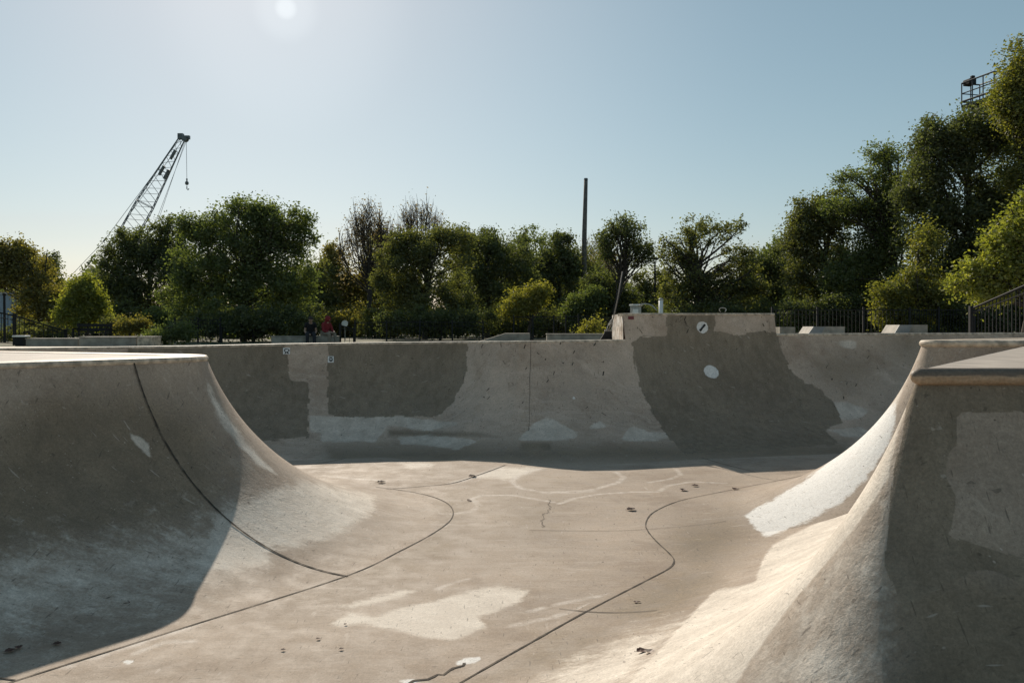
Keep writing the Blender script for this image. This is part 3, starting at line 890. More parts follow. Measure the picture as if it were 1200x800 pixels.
    mb.tube([tp[2], tp[2].lerp(axis_top, .5) + Vector((rng.normal() * .25, 0, 0)), axis_top], [tr * .8, tr * .45, tr * .12], 6, cap=False)
    if limbs:
        for i in range(len(lobes)):
            if rng.random() > limb_p: continue
            p, rr = lobes[i]
            h = min(max(p[2] - rng.uniform(.2, .55) * (p[2] - Zb), Zb + .5), top - .4)
            t = (h - ym) / max(.1, axis_top.z - ym)
            src = tp[2].lerp(axis_top, min(.95, max(0, t))) if t > 0 else tp[1].lerp(tp[2], max(0, min(1, (h - tp[1].z) / max(.1, ym - tp[1].z))))
            path = limb(mb, src, p, tr * .38, tr * .09, rng, .10, 5, 5)
            for _ in range(3):
                d = Vector(rng.normal(size=3)).normalized() * rr * 1.05
                s_ = path[rng.integers(2, len(path))]
                limb(mb, s_, Vector(p) + d, tr * .10, .008, rng, .12, 3, 4)
    mb.build('trunk', M['bark'], root, sm=True)
    TREES.append(root)
    return root

LM = {
    'dark': leaf_mat('leaves_dark_green', [(.046, .056, .022), (.078, .092, .034), (.125, .138, .050)], .5),
    'mid': leaf_mat('leaves_mid_green', [(.056, .074, .026), (.095, .120, .040), (.155, .175, .062)], .52),
    'yellowgreen': leaf_mat('leaves_yellow_green', [(.095, .112, .022), (.17, .185, .034), (.28, .265, .055)], .55),
    'yellow': leaf_mat('leaves_yellow', [(.11, .115, .026), (.19, .18, .036), (.29, .255, .055)], .52),
    'autumn': leaf_mat('leaves_rusty', [(.082, .080, .026), (.15, .135, .038), (.24, .19, .052)], .52),
    'russet': leaf_mat('leaves_russet', [(.11, .085, .060), (.18, .135, .095), (.23, .18, .13)], .45),
    'olive': leaf_mat('leaves_olive', [(.056, .064, .025), (.100, .108, .037), (.17, .165, .052)], .5),
    'ivy': leaf_mat('leaves_lit_olive', [(.062, .074, .018), (.135, .142, .030), (.25, .22, .042)], .52),
}
GT = 'trees around the skate bowl'
tree('autumn_tree', 'rust and yellow autumn tree at the left edge, behind the black stair railing', 'tree', 52, [(18, 318, 42, 30), (-28, 312, 50, 28), (48, 348, 32, 36), (14, 296, 24, 18), (58, 368, 26, 22)], LM['autumn'], 15000, .20, GT, seed=1, trunk_x=46)
tree('leafy_tree', 'small dark tree seen between the rusty tree and the yellow-green one on the left', 'tree', 78, [(52, 318, 24, 24), (48, 345, 30, 32)], LM['dark'], 6500, .28, GT, seed=2)
tree('maple_tree', 'small bright yellow-green tree behind the dark park bench on the left', 'tree', 46, [(98, 348, 22, 24), (94, 368, 30, 18), (113, 363, 16, 14), (100, 334, 14, 12)], LM['yellowgreen'], 8500, .17, GT, seed=3)
tree('oak_tree', 'broad dark round-topped oak below the crane boom', 'tree', 66, [(156, 294, 42, 30), (197, 281, 34, 32), (172, 322, 60, 50), (135, 318, 24, 32), (150, 350, 42, 38), (210, 330, 40, 50)], LM['dark'], 26000, .22, GT, seed=4, trunk_x=175, fill=.6, limb_p=.2)
tree('leafy_tree', 'large green tree with a ragged spreading crown above the two seated people', 'tree', 44, [(285, 268, 56, 38), (250, 300, 56, 50), (318, 290, 52, 46), (345, 262, 24, 20), (290, 340, 88, 54), (340, 335, 34, 44), (228, 350, 38, 48), (362, 280, 16, 9), (230, 265, 22, 16), (300, 245, 34, 14)], LM['mid'], 38000, .165, GT, seed=5, trunk_x=285)
tree('autumn_tree', 'orange-brown autumn tree right of the large green one, behind the person in red', 'tree', 68, [(395, 325, 28, 40), (402, 358, 32, 34), (388, 302, 15, 16), (430, 345, 30, 36), (440, 320, 24, 30)], LM['autumn'], 10000, .24, GT, seed=6)
tree('leafy_tree', 'wide dusky green tree with a yellow-lit top left of the poplars', 'tree', 48, [(490, 298, 46, 32), (500, 340, 62, 46), (466, 325, 32, 46), (520, 278, 22, 18), (470, 288, 22, 20), (540, 292, 18, 28)], LM['olive'], 19000, .17, GT, seed=7)
tree('leafy_tree', 'dense green tree between the dusky tree and the small yellow tree', 'tree', 54, [(570, 304, 44, 28), (562, 342, 56, 44), (600, 316, 32, 32), (545, 282, 14, 20), (578, 286, 18, 18)], LM['dark'], 14000, .18, GT, seed=8)
tree('poplar_tree', 'dark poplar with two thin leading spires left of the utility pole', 'tree', 60, [(600, 300, 8, 36), (613, 305, 9, 40), (622, 330, 20, 44), (607, 340, 24, 36)], LM['dark'], 8500, .2, GT, seed=9, sub=.5)
tree('poplar_tree', 'dark pointed poplar standing right beside the utility pole', 'tree', 58, [(654, 302, 9, 36), (664, 300, 7, 32), (672, 318, 13, 40), (648, 330, 22, 42), (640, 312, 8, 34)], LM['dark'], 10500, .2, GT, seed=10, sub=.5)
tree('small_tree', 'small golden yellow tree in front of the black fence', 'tree', 43.5, [(615, 352, 24, 14), (632, 343, 14, 12), (604, 363, 22, 12)], LM['yellow'], 5200, .15, GT, seed=11, trunk_x=622)
tree('autumn_tree', 'thin russet tree seen behind the utility pole', 'tree', 76, [(706, 312, 14, 26), (690, 328, 20, 30), (722, 330, 18, 32)], LM['russet'], 4200, .22, GT, seed=12, sub=.3)
tree('small_tree', 'small pale green tree at the foot of the utility pole', 'tree', 45, [(684, 362, 22, 18), (699, 350, 14, 13), (672, 372, 18, 14)], LM['mid'], 6000, .15, GT, seed=13)
tree('slender_tree', 'slender tree with a bare bent trunk and airy round crown above the broom', 'tree', 45, [(730, 276, 30, 20), (746, 298, 22, 20), (713, 295, 16, 16), (728, 262, 20, 10)], LM['dark'], 4800, .15, GT, seed=14, trunk_x=722, sub=.28, trunk_r=.12, fill=.2, limb_p=.5)
tree('leafy_tree', 'dark bushy tree under the slender tree, left of the raised wall section', 'tree', 47, [(715, 350, 32, 34), (735, 365, 28, 24), (700, 335, 16, 22)], LM['dark'], 9000, .16, GT, seed=15)
tree('apple_tree', 'open spreading tree with sky showing through, above the white dots', 'tree', 46, [(830, 272, 44, 20), (798, 296, 32, 26), (864, 308, 28, 26), (815, 332, 46, 28), (858, 345, 38, 24), (800, 355, 40, 22), (880, 335, 24, 26)], LM['olive'], 13500, .16, GT, seed=16, trunk_x=818, sub=.27, trunk_r=.2, cl=.24, fill=.3, limb_p=.5)
tree('leafy_tree', 'dark tree in the dip between the open tree and the tall right-hand trees', 'tree', 50, [(898, 322, 30, 36), (890, 355, 36, 28), (918, 314, 16, 36)], LM['dark'], 10500, .17, GT, seed=17, sub=.3)
tree('leafy_tree', 'olive tree stepping up at the left end of the tall right-hand trees', 'tree', 42, [(955, 258, 32, 32), (944, 308, 32, 46), (975, 325, 42, 52), (975, 250, 28, 26), (935, 275, 20, 28)], LM['olive'], 17000, .16, GT, seed=18, trunk_x=962, fill=.45, limb_p=.25)
tree('locust_tree', 'tall tree with flat layered branches and a dark forked trunk, left of the lift basket', 'tree', 40, [(1036, 182, 28, 16), (1012, 210, 36, 14), (994, 244, 34, 16), (1048, 222, 26, 24), (1020, 245, 30, 14), (1030, 285, 40, 38), (1005, 325, 50, 52), (1040, 250, 34, 40)], LM['mid'], 20000, .145, GT, seed=19, trunk_x=1046, trunk_r=.2, sub=.28, fill=.4)
tree('leafy_tree', 'huge dark green tree filling the right edge under the lift basket', 'tree', 36, [(1112, 182, 50, 44), (1150, 158, 44, 42), (1080, 228, 36, 56), (1120, 280, 78, 72), (1185, 220, 50, 84), (1110, 340, 74, 48), (1088, 172, 24, 30)], LM['dark'], 44000, .15, GT, seed=20, trunk_x=1130, fill=.6, limb_p=.2)
tree('leafy_tree', 'tall yellow-lit tree top at the upper right corner hiding the end of the lift basket', 'tree', 33, [(1195, 84, 31, 34), (1186, 128, 24, 28), (1204, 128, 42, 38), (1222, 180, 38, 60), (1235, 260, 50, 70), (1240, 330, 60, 50)], LM['ivy'], 34000, .13, GT, seed=21, trunk_x=1225)
tree('maple_tree', 'bright yellow-green maple with long leafy sprays above the sloping handrail', 'tree', 25, [(1178, 288, 32, 28), (1152, 322, 36, 20), (1204, 262, 28, 34), (1124, 334, 16, 8), (1195, 320, 30, 24), (1160, 345, 30, 12)], LM['yellowgreen'], 8500, .13, GT, seed=22, trunk_x=1200, sub=.28, cl=.2)
tree('ivy_shrub', 'tall sunlit yellow-green shrub behind the right-hand black fence', 'shrub', 33, [(1046, 352, 26, 22), (1072, 334, 18, 26), (1086, 290, 13, 36), (1060, 372, 34, 16), (1100, 350, 24, 26)], LM['ivy'], 11000, .13, GT, seed=23, sub=.3)

for q, (lb, D_, el, mt, n_) in enumerate((
        ('green tree filling the gap between the two bare trees and the dusky tree', 72, [(445, 310, 24, 40), (462, 345, 34, 40)], 'olive', 7000),
        ('pale green tree directly behind the small yellow tree', 70, [(628, 300, 26, 34), (640, 335, 40, 40), (610, 325, 24, 30)], 'mid', 8000),
        ('olive tree between the second poplar and the slender tree', 70, [(690, 318, 24, 34), (700, 350, 36, 34)], 'olive', 7000),
        ('dark tree between the dusky tree and the first poplar', 68, [(545, 300, 26, 32), (572, 290, 22, 24), (560, 335, 44, 44)], 'dark', 9000),
        ('hazy green tree behind the thin lamp post', 72, [(765, 335, 28, 26), (775, 352, 36, 26)], 'olive', 6000),
        ('green tree behind the gap left of the tall right-hand trees', 66, [(915, 312, 26, 36), (890, 330, 30, 34), (930, 345, 36, 40)], 'mid', 9000),
        ('brownish tree between the oak and the rusty tree on the left', 74, [(100, 352, 34, 28), (125, 345, 22, 28)], 'olive', 6000),
        ('green tree behind the right shoulder of the large green tree', 64, [(372, 330, 26, 34), (365, 355, 34, 34)], 'olive', 7000))):
    tree('leafy_tree', lb, 'tree', D_, el, LM[mt], n_, .22, GT, seed=90 + q)

# upright, nearly bare trees
def twig_tree(label, D, xc, x0, x1, ytop, ylow, n, mat, nleaf, size, seed):
    rng = np.random.default_rng(400 + seed); k = D / 1000
    X0 = (xc - 600) * k; Zb = gz(X0, D) - .05
    root = empty('bare_tree', (X0, D, Zb), label, 'tree', 'upright half bare trees')
    mb = MB(); zt = EYE - (ytop - HY) * k; zl = EYE - (ylow - HY) * k
    mb.tube([(X0, D, Zb - .1), (X0, D, zl), (X0 + .2, D, zl + (zt - zl) * .4)], [.22, .17, .1], 7, cap=False)
    ends = []
    for i in range(n):
        f = rng.uniform(-1, 1); dep = rng.uniform(-1, 1)
        h = zt - (zt - zl) * (abs(f) ** 2.2 * .55 + rng.uniform(0, .22))
        e = Vector((X0 + f * (x1 - x0) / 2 * k, D + dep * (x1 - x0) / 2 * k * .8, h))
        s_ = Vector((X0, D, zl + rng.uniform(-.3, .45) * (zt - zl) * .6))
        mid = s_.lerp(e, .45) + Vector(((e.x - X0) * .22, 0, -.1))
        mb.tube([s_, mid, e], [.055, .035, .012], 4, cap=False)
        for _ in range(7):
            t = rng.uniform(.35, 1); q = mid.lerp(e, t)
            e2 = q + Vector((rng.normal() * .35, rng.normal() * .35, rng.uniform(.4, 1.5)))
            mb.tube([q, q.lerp(e2, .5) + Vector((rng.normal() * .08, 0, 0)), e2], [.02, .015, .008], 3, cap=False)
            ends += [q, e2, q.lerp(e2, .5)]
    mb.build('trunk', M['bark'], root, sm=True)
    E = np.array([list(v) for v in ends]); pts = E[rng.integers(0, len(E), nleaf)] + rng.normal(size=(nleaf, 3)) * .22
    low = rng.random(nleaf) < .45; pts[low, 2] -= rng.uniform(0, (zt - zl) * .6, low.sum())
    leaf_mesh('crown', pts, size, mat, root, rng)
twig_tree('taller half-bare tree with fanned upright twigs right of the orange-brown tree', 62, 433, 398, 466, 246, 330, 70, LM['russet'], 3000, .16, 1)
twig_tree('half-bare tree with brushy grey twigs rising behind the dusky green tree', 74, 492, 462, 522, 238, 310, 60, LM['russet'], 1600, .17, 2)
twig_tree('pale half-bare tree with fine twigs directly behind the utility pole', 80, 700, 670, 730, 280, 345, 40, LM['russet'], 1200, .17, 3)

# undergrowth
def shrub(label, D, ells, mat, n, size, seed, name='shrub'):
    tree(name, label, 'shrub', D, ells, mat, n, size, 'shrubs along the fences', seed=seed, cl=.2, sub=.36)
shrub('reddish yellow bush right of the bench on the left', 42, [(160, 381, 17, 8), (148, 384, 12, 8)], LM['autumn'], 2400, .12, 31)
shrub('pale green bush beside the left bench end', 44, [(132, 381, 13, 9), (140, 388, 16, 8)], LM['olive'], 2000, .12, 32)
shrub('low green hedge right of the two long ledges', 36, [(193, 394, 18, 8), (213, 390, 16, 10), (178, 396, 12, 6)], LM['mid'], 3000, .10, 33)
shrub('dark thicket under the large green tree', 41, [(250, 380, 45, 18), (300, 378, 42, 20), (340, 378, 34, 20)], LM['dark'], 9000, .14, 34)
shrub('brown-green thicket behind the people and the black handrail', 58, [(420, 376, 28, 14), (388, 378, 22, 14)], LM['autumn'], 4200, .16, 35)
shrub('dark thicket below the dusky green tree', 44, [(470, 378, 34, 14), (515, 376, 36, 18), (560, 376, 30, 16)], LM['dark'], 8000, .13, 36)
shrub('green thicket behind the middle black fence', 46, [(600, 380, 28, 14), (645, 378, 28, 16), (690, 384, 24, 10)], LM['olive'], 6000, .13, 37)
shrub('little golden bush left of the broom', 31, [(692, 386, 9, 5), (684, 388, 6, 5), (699, 381, 5, 5)], LM['yellow'], 700, .09, 38)
shrub('dark thicket behind the raised wall section', 44, [(790, 372, 34, 14), (840, 368, 40, 18), (890, 372, 34, 18)], LM['dark'], 8000, .13, 39)
shrub('dark thicket behind the right-hand black fence', 38, [(940, 370, 30, 20), (985, 368, 34, 24), (1020, 372, 24, 18)], LM['dark'], 8000, .13, 40)
shrub('dark thicket below the sloping handrail', 33, [(1120, 372, 40, 20), (1170, 375, 40, 22), (1215, 370, 30, 30)], LM['dark'], 8000, .12, 41)
shrub('green bush around the foot of the left stair railing', 44, [(20, 392, 24, 10), (60, 390, 24, 10), (-15, 394, 24, 10)], LM['olive'], 3500, .12, 42)

for q, (x, D_, mt, wd) in enumerate(((-75, 60, 'olive', 40), (60, 60, 'olive', 45), (130, 58, 'dark', 45), (200, 56, 'mid', 45), (270, 56, 'dark', 45), (345, 56, 'dark', 42), (405, 62, 'autumn', 38), (455, 55, 'olive', 40), (520, 55, 'dark', 42), (585, 57, 'dark', 42), (650, 56, 'olive', 42), (715, 57, 'dark', 42), (780, 58, 'dark', 42), (850, 55, 'olive', 42), (915, 55, 'dark', 40), (985, 50, 'dark', 45), (1060, 48, 'dark', 48), (1140, 48, 'dark', 50))):
    kinds = {'olive': 'olive', 'dark': 'dark green', 'mid': 'mid green', 'autumn': 'rusty'}
    near = ['blue-grey building', 'bench', 'oak', 'left side of the large green tree', 'trunk of the large green tree', 'two seated people', 'round pale sign', 'taller bare tree', 'dusky green tree', 'first poplar', 'open black fence', 'broom', 'utility box', 'upper white dot', 'right end of the raised wall section', 'slanted grey blocks', 'sunlit tall shrub', 'sloping right handrail'][q]
    shrub('%s undergrowth far behind the %s' % (kinds[mt], near), D_, [(x - wd * .3, 378, wd * .6, 20), (x + wd * .35, 374, wd * .55, 24), (x, 386, wd, 14)], LM[mt], 5200, .2, 60 + q)

# far woods that close the horizon
rng = np.random.default_rng(77)
N = 60000
px = rng.uniform(-500, 1700, N); D = rng.uniform(92, 125, N)
hh = 5.6 + 1.8 * np.sin(px * .021) + 1.2 * np.sin(px * .057 + 1) + .8 * np.sin(px * .13)
pts = np.stack([(px - 600) / 1000 * D, D, 1.8 + hh * rng.uniform(0, 1, N) ** .9], 1)
w = leaf_mesh('distant_woods', pts, .75, LM['dark'], None, rng)
tag(w, 'far low band of dark trees behind everything else', 'woods', None, 'stuff')

# ================================================================== CRANE
CD = 150
crane = empty('crawler_crane', (P(84, 384, CD).x, CD, gz(-75, CD)), 'dark lattice boom crane rising above the oak, hook hanging from its tip', 'crane')
head = P(213, 163, CD); foot = P(84, 392, CD)
ax = (head - foot).normalized(); side = Vector((ax.z, 0, -ax.x)); dep = ax.cross(side).normalized()
side2 = (side * .86 + dep * .5).normalized(); dep2 = ax.cross(side2).normalized()
L = (head - foot).length
mb = MB()
def width(t): return 1.7 * (1 - .66 * max(0, (t - .66) / .34)) * min(1, .3 + t / .1)
nb = 30
cor = []
for i in range(nb + 1):
    t = i / nb; c = foot + ax * L * t; w_ = width(t) * .86
    cor.append([c + side2 * sx * w_ + dep2 * sy * w_ * .75 for sx, sy in ((-1, -1), (1, -1), (1, 1), (-1, 1))])
for k in range(4): mb.tube([c[k] for c in cor], .08, 5)
for i in range(nb):
    for k in range(4):
        k2 = (k + 1) % 4
        a, b = (cor[i][k], cor[i + 1][k2]) if i % 2 == 0 else (cor[i][k2], cor[i + 1][k])
        mb.tube([a, b], .045, 4, cap=False)
        if i % 5 == 0: mb.tube([cor[i][k], cor[i][k2]], .07, 4, cap=False)
mb.build('boom', M['steel'], crane)
mb = MB()
hp = head + ax * .3
for sx in (-.75, .75):
    c = hp + side * .5 + dep * sx * .5
    pr = []
    for k in range(14):
        a = 2 * math.pi * k / 14; pr.append(c)
    mb.tube([c - dep * .15, c + dep * .15], .5, 14)
mb.box(hp - side * .35, (.9, .8, 1.0), 0)
mb.box(head + ax * .7 + side * .7, (.9, .6, .6), 0)
mb.build('boom_head', M['steel'], crane)
for t, s_ in ((.835, -.45), (.83, .55), (.92, -.1)):
    mb = MB(); q = foot + ax * L * t + side2 * s_ - dep2 * 1.0
    mb.tube([q - ax * .9, q + ax * .9], [.26, .3], 6); mb.build('sheave_block', M['steel'], crane)
mb = MB()
ga = P(58, 352, CD)
for o_ in (-.6, .6):
    mb.tube([head + dep * o_, P(123, 286 + o_ * 4, CD) + dep * o_, ga + dep * o_], .042, 4)
    q = P(123, 286 + o_ * 4, CD) + dep * o_; mb.tube([q, q + (head - ga).normalized() * .9], .16, 5)
mb.tube([head + side * .9, P(184, 256, CD), P(120, 390, CD)], .035, 4)
mb.tube([head + side * .7, P(187, 254, CD), P(128, 390, CD)], .035, 4)
mb.build('pendant_cables', M['steel'], crane)
mb = MB(); ht = P(218.3, 160, CD); hb = P(219, 212, CD)
mb.tube([ht, hb], .04, 4)
mb.build('hoist_rope', M['steel'], crane)
mb = MB(); mb.ball(hb + Vector((0, 0, -.4)), .33, 12, (1, 1, 1.15)); mb.tube([hb + Vector((0, 0, -.9)), hb + Vector((0, 0, -1.4)), hb + Vector((.2, 0, -1.6)), hb + Vector((.35, 0, -1.35))], .09, 6)
mb.tube([hb + Vector((0, 0, .4)), hb], .14, 6)
mb.build('hook_ball', M['steel'], crane, sm=True)
mb = MB(); cx = P(72, 390, CD).x
mb.box((cx, CD, 4.2), (7.5, 3.2, 2.6), 0, bevel=.15); mb.build('machinery_house', M['steel'], crane)
mb = MB(); mb.box((cx + 3.2, CD - 2.3, 4.2), (2.0, 1.3, 2.2), 0, bevel=.12); mb.build('cab', M['steel'], crane)
for s_ in (-2.4, 2.4):
    mb = MB(); mb.box((cx, CD + s_, 2.35), (7.6, 1.0, 1.1), 0, bevel=.4); mb.build('crawler_track', M['steel'], crane)
mb = MB(); mb.tube([(cx - 2.5, CD, 5.4), ga], .15, 5); mb.build('gantry_mast', M['steel'], crane)

# ================================================================== LIFT BASKET
LD = 38.0
lift = empty('boom_lift', (24.5, 42, gz(24, 42)), 'dark railed work basket of a boom lift sticking out of the trees at upper right', 'boom lift')
bl = P(1127, 126.5, 38.0); br = P(1165, 113.0, 36.2); fr = (br - bl); fr.z = 0; fl = fr.length; fd = fr.normalized(); sd = Vector((-fd.y, fd.x, 0)) * -1
if sd.x < 0: sd = -sd
wd = .95; zb = bl.z
def bp(u, v, h): return Vector((bl.x, bl.y, zb + h)) + fd * (fl * u) + sd * (wd * v)
mb = MB(); c = bp(.5, .5, .05); ang = math.atan2(fd.y, fd.x)
mb.box(c, (fl, wd, .12), ang); mb.box(bp(.5, .5, -.08), (fl * .8, wd * .4, .14), ang); mb.build('platform_floor', M['lift'], lift)
mb = MB()
for h, r_ in ((1.08, .035), (.62, .025), (.26, .045)):
    mb.tube([bp(0, 0, h), bp(1, 0, h), bp(1, 1, h), bp(0, 1, h), bp(0, 0, h)], r_, 6)
for u, v in ((0, 0), (.34, 0), (.67, 0), (1, 0), (0, 1), (.5, 1), (1, 1), (0, .5)):
    mb.tube([bp(u, v, 0), bp(u, v, 1.08)], .026, 6)
mb.build('guard_rail', M['lift'], lift)
mb = MB(); mb.box(bp(.05, .35, 1.12), (.42, .36, .26), ang, bevel=.04); mb.box(bp(.06, .5, 1.34), (.14, .16, .18), ang, bevel=.03); mb.build('control_box', M['black'], lift)
mb = MB(); e1 = bp(1, .5, -.05); kn = Vector((25.5, 40.5, 8.0)); bs = Vector((24.5, 42, 3.2))
mb.tube([e1, e1 + Vector((.5, .3, -.6)), kn], .16, 8); mb.build('jib_arm', M['lift'], lift)
mb = MB(); mb.tube([kn, bs], .2, 8); mb.build('main_arm', M['lift'], lift)
mb = MB(); mb.box((24.5, 42, gz(24, 42) + .75), (3.2, 2.2, .8), .3, bevel=.1); mb.build('chassis', M['lift'], lift)
for sx in (-1.2, 1.2):
    for sy in (-1.1, 1.1):
        mb = MB(); mb.tube([(24.5 + sx, 42 + sy - .15, gz(24, 42) + .42), (24.5 + sx, 42 + sy + .15, gz(24, 42) + .42)], .42, 16); mb.build('wheel', M['black'], lift)

# ================================================================== POLES
pole = empty('utility_pole', (P(683, 390, 58).x, 58, gz(4, 58)), 'tall plain weathered wooden utility pole rising above the tree line', 'pole')
a = P(682.5, 396, 58); b = P(686.6, 210, 58)
MB().tube([a, a.lerp(b, .3) + Vector((.03, 0, 0)), a.lerp(b, .65) + Vector((-.02, 0, 0)), b], [.21, .19, .165, .13], 12).build('shaft', M['wood'], pole, sm=True)
MB().tube([b - Vector((0, 0, .05)), b + Vector((0, 0, .06))], [.145, .12], 12).build('cap', M['steel'], pole)
lp = empty('lamp_post', (P(767.5, 390, 50).x, 50, gz(8, 50)), 'thin dark lamp post seen through the open tree, above the white post', 'lamp post')
MB().tube([P(768, 392, 50), P(767.5, 306, 50)], [.075, .05], 8).build('shaft', M['black'], lp)
mb = MB(); q = P(767, 304, 50); mb.box(q + Vector((0, 0, .05)), (.5, .22, .12), 0, bevel=.03); mb.build('lamp_head', M['black'], lp)
lp = empty('lamp_post', (P(5, 400, 40).x, 40, gz(-24, 40)), 'plain black post in front of the blue-grey building at the left edge', 'post')
MB().tube([P(5.5, 405, 40), P(5, 346, 40)], [.06, .055], 10).build('shaft', M['black'], lp)
MB().ball(P(5, 345, 40), .085, 10).build('finial', M['black'], lp, sm=True)

# building at far left
bd = empty('building', (-56, 90, gz(-56, 90)), 'pale blue-grey building edge at the far left behind the railing', 'building')
zg = gz(-56, 90)
bw = P(13, 345, 90); ht = bw.z - zg
mb = MB(); mb.box((bw.x - 8, 94, zg + ht / 2), (16, 8, ht)); mb.build('wall', M['bluewall'], bd)
mb = MB(); mb.box((bw.x - 8, 94, zg + ht + .12), (16.3, 8.3, .24)); mb.build('roof', M['lightgrey'], bd)
for k in range(4):
    f = MB(); fx = bw.x - 2 - k * 3.6
    f.box((fx, 89.97, zg + 2.2), (1.6, .1, 1.5)); f = f.build('window', M['white'], bd)
    gl = MB(); gl.box((fx, 89.93, zg + 2.2), (1.3, .1, 1.2)); gl = gl.build('pane', M['glass'], None); 
    gl.parent = f; gl.matrix_parent_inverse = (Matrix.Translation(bd.location)).inverted() @ Matrix.Identity(4)
    gl.matrix_parent_inverse = Matrix.Identity(4)

# ================================================================== FENCES
def fence(name, label, pts, h, npick=8, post=.035, group=None, lower=.12, cat='fence', pick=.011, pickets=True, midrail=True):
    pts = [Vector(p) for p in pts]
    o = empty(name, pts[0], label, cat, group)
    pan = MB()
    up = Vector((0, 0, 1))
    for a, b in zip(pts[:-1], pts[1:]):
        pan.tube([a + up * (h - .03), b + up * (h - .03)], .024, 4)
        pan.tube([a + up * lower, b + up * lower], .018, 4)
        if midrail: pan.tube([a + up * (h - .2), b + up * (h - .2)], .016, 4)
        if pickets:
            for k in range(1, npick):
                q = a.lerp(b, k / npick); pan.tube([q + up * lower, q + up * (h - .03)], pick, 4, cap=False)
    pan.build('picket_panel', M['black'], o)
    for p in pts:
        m = MB(); m.box(p + up * ((h + .08) / 2), (post * 2, post * 2, h + .08)); m.build('post', M['black'], o)
    return o
def gp(x, D): X = (x - 600) / 1000 * D; return Vector((X, D, gz(X, D)))
# left stair railing rising to the left
pr = []
for x, y, D in ((-60, 384, 31), (17, 395, 34), (77, 402, 38), (84, 403, 38.3)):
    pr.append(P(x, y, D))
hL = 1.35
pr = [P(-60, 402, 31), P(17, 408, 34), P(78, 416, 38)]
def railing(name, label, base, tops, npick, cat, group=None, post=.05):
    """sloping railing: base and top points per post"""
    o = empty(name, base[0], label, cat, group); pan = MB()
    for i in range(len(base) - 1):
        a0, b0, a1_, b1 = base[i], base[i + 1], tops[i], tops[i + 1]
        pan.tube([a1_, b1], .03, 6)
        pan.tube([a0.lerp(a1_, .86), b0.lerp(b1, .86)], .02, 4)
        pan.tube([a0.lerp(a1_, .1), b0.lerp(b1, .1)], .02, 4)
        for k in range(1, npick):
            t = k / npick; pan.tube([a0.lerp(b0, t).lerp(a1_.lerp(b1, t), .1), a1_.lerp(b1, t)], .013, 4, cap=False)
    pan.build('picket_panel', M['black'], o)
    for a, b in zip(base, tops):
        m = MB(); c = (a + b) / 2; m.box((c.x, c.y, (a.z + b.z) / 2 + .04), (post * 2, post * 2, b.z - a.z + .1)); m.build('post', M['black'], o)
    return o
railing('stair_railing', 'black picket railing sloping down from the left edge to the two long ledges', [P(-70, 400, 33), P(17, 406, 34), P(77, 409, 37)], [P(-70, 352, 33), P(17, 370, 34), P(77, 388, 37)], 11, 'railing', 'sloping railings')
railing('stair_railing', 'black picket handrail climbing to the right edge below the bright maple', [P(1138, 396, 24), P(1205, 396, 22), P(1290, 396, 20)], [P(1138, 362, 24), P(1205, 333, 22), P(1290, 292, 20)], 15, 'railing', 'sloping railings')
railing('stair_railing', 'thin black railing in the shade under the large green tree', [P(258, 404, 40), P(296, 404, 41)], [P(262, 385, 40), P(296, 376, 41)], 8, 'railing', 'sloping railings', .03)
railing('stair_railing', 'short black handrail stepping down right of the person in red', [P(398, 404, 37), P(415, 404, 38)], [P(399, 381, 37), P(415, 386, 38)], 3, 'railing', 'sloping railings', .045)
fence('metal_fence', 'black picket fence in the shade left of the seated people', [gp(205, 40), gp(232, 40), gp(258, 40)], 1.1, 9, group='black metal fences')
fence('metal_fence', 'black picket fence running from the short handrail to the dusky tree', [gp(416, 41), gp(453, 41), gp(492, 41.5), gp(530, 42), gp(566, 42)], .95, 9, group='black metal fences')
fence('metal_fence', 'open black fence with thin rails in front of the small yellow tree', [gp(602, 42.5), gp(624.5, 42.5), gp(649, 42.5), gp(663, 42.8), gp(678, 43), gp(700, 43)], 1.22, 4, group='black metal fences', pick=.008)
fence('metal_fence', 'dense black picket fence behind the broom', [gp(694, 36), gp(722, 36), gp(750, 36)], 1.05, 12, group='black metal fences')
fence('metal_fence', 'long black picket fence right of the raised wall section', [Vector((gp(x, 32).x, 32, 2.2)) for x in (905, 958, 1012, 1066, 1100, 1142)], 1.0, 12, group='black metal fences')

# ================================================================== LEDGES
def ledge(name, label, x0, x1, ytop, D, depth, slant=0.0, group='concrete ledges beyond the bowl', mat='ledge', rz=0.0, end=None):
    X0 = (x0 - 600) / 1000 * D; X1 = (x1 - 600) / 1000 * D; zt = EYE - (ytop - HY) / 1000 * D
    zb = gz((X0 + X1) / 2, D) - .02
    o = empty(name, ((X0 + X1) / 2, D + depth / 2, zb), label, 'ledge', group)
    m = MB(); m.box(((X0 + X1) / 2, D + depth / 2, (zt + zb) / 2), (X1 - X0, depth, zt - zb), rz, bevel=.025); m.build('block', M[mat], o)
    m = MB(); m.box(((X0 + X1) / 2, D + depth / 2, zt + .008), (X1 - X0 + .03, depth + .03, .03), rz, bevel=.008); m.build('cap', M['ledge'], o)
    return o
ledge('concrete_ledge', 'shorter dark concrete ledge beside the left stair railing', 30, 91.5, 397.2, 27, .6)
ledge('concrete_ledge', 'longer concrete ledge with a pale sunlit end face, right of the shorter one', 92.5, 160, 395.2, 26.5, .7)
m = ledge('lit_ledge_end', 'sunlit right end face of the long ledge, made as a separate paler block', 160.5, 178, 395.0, 26.3, .7, mat='coping')  # the ledge's sunlit end, its brightness put into a paler material
ledge('concrete_ledge', 'concrete ledge on which two people sit', 318, 396, 394.2, 36.6, .6)
ledge('concrete_ledge', 'low grey concrete slab between the yellow tree and the broom', 641, 722, 391.8, 26, .6)
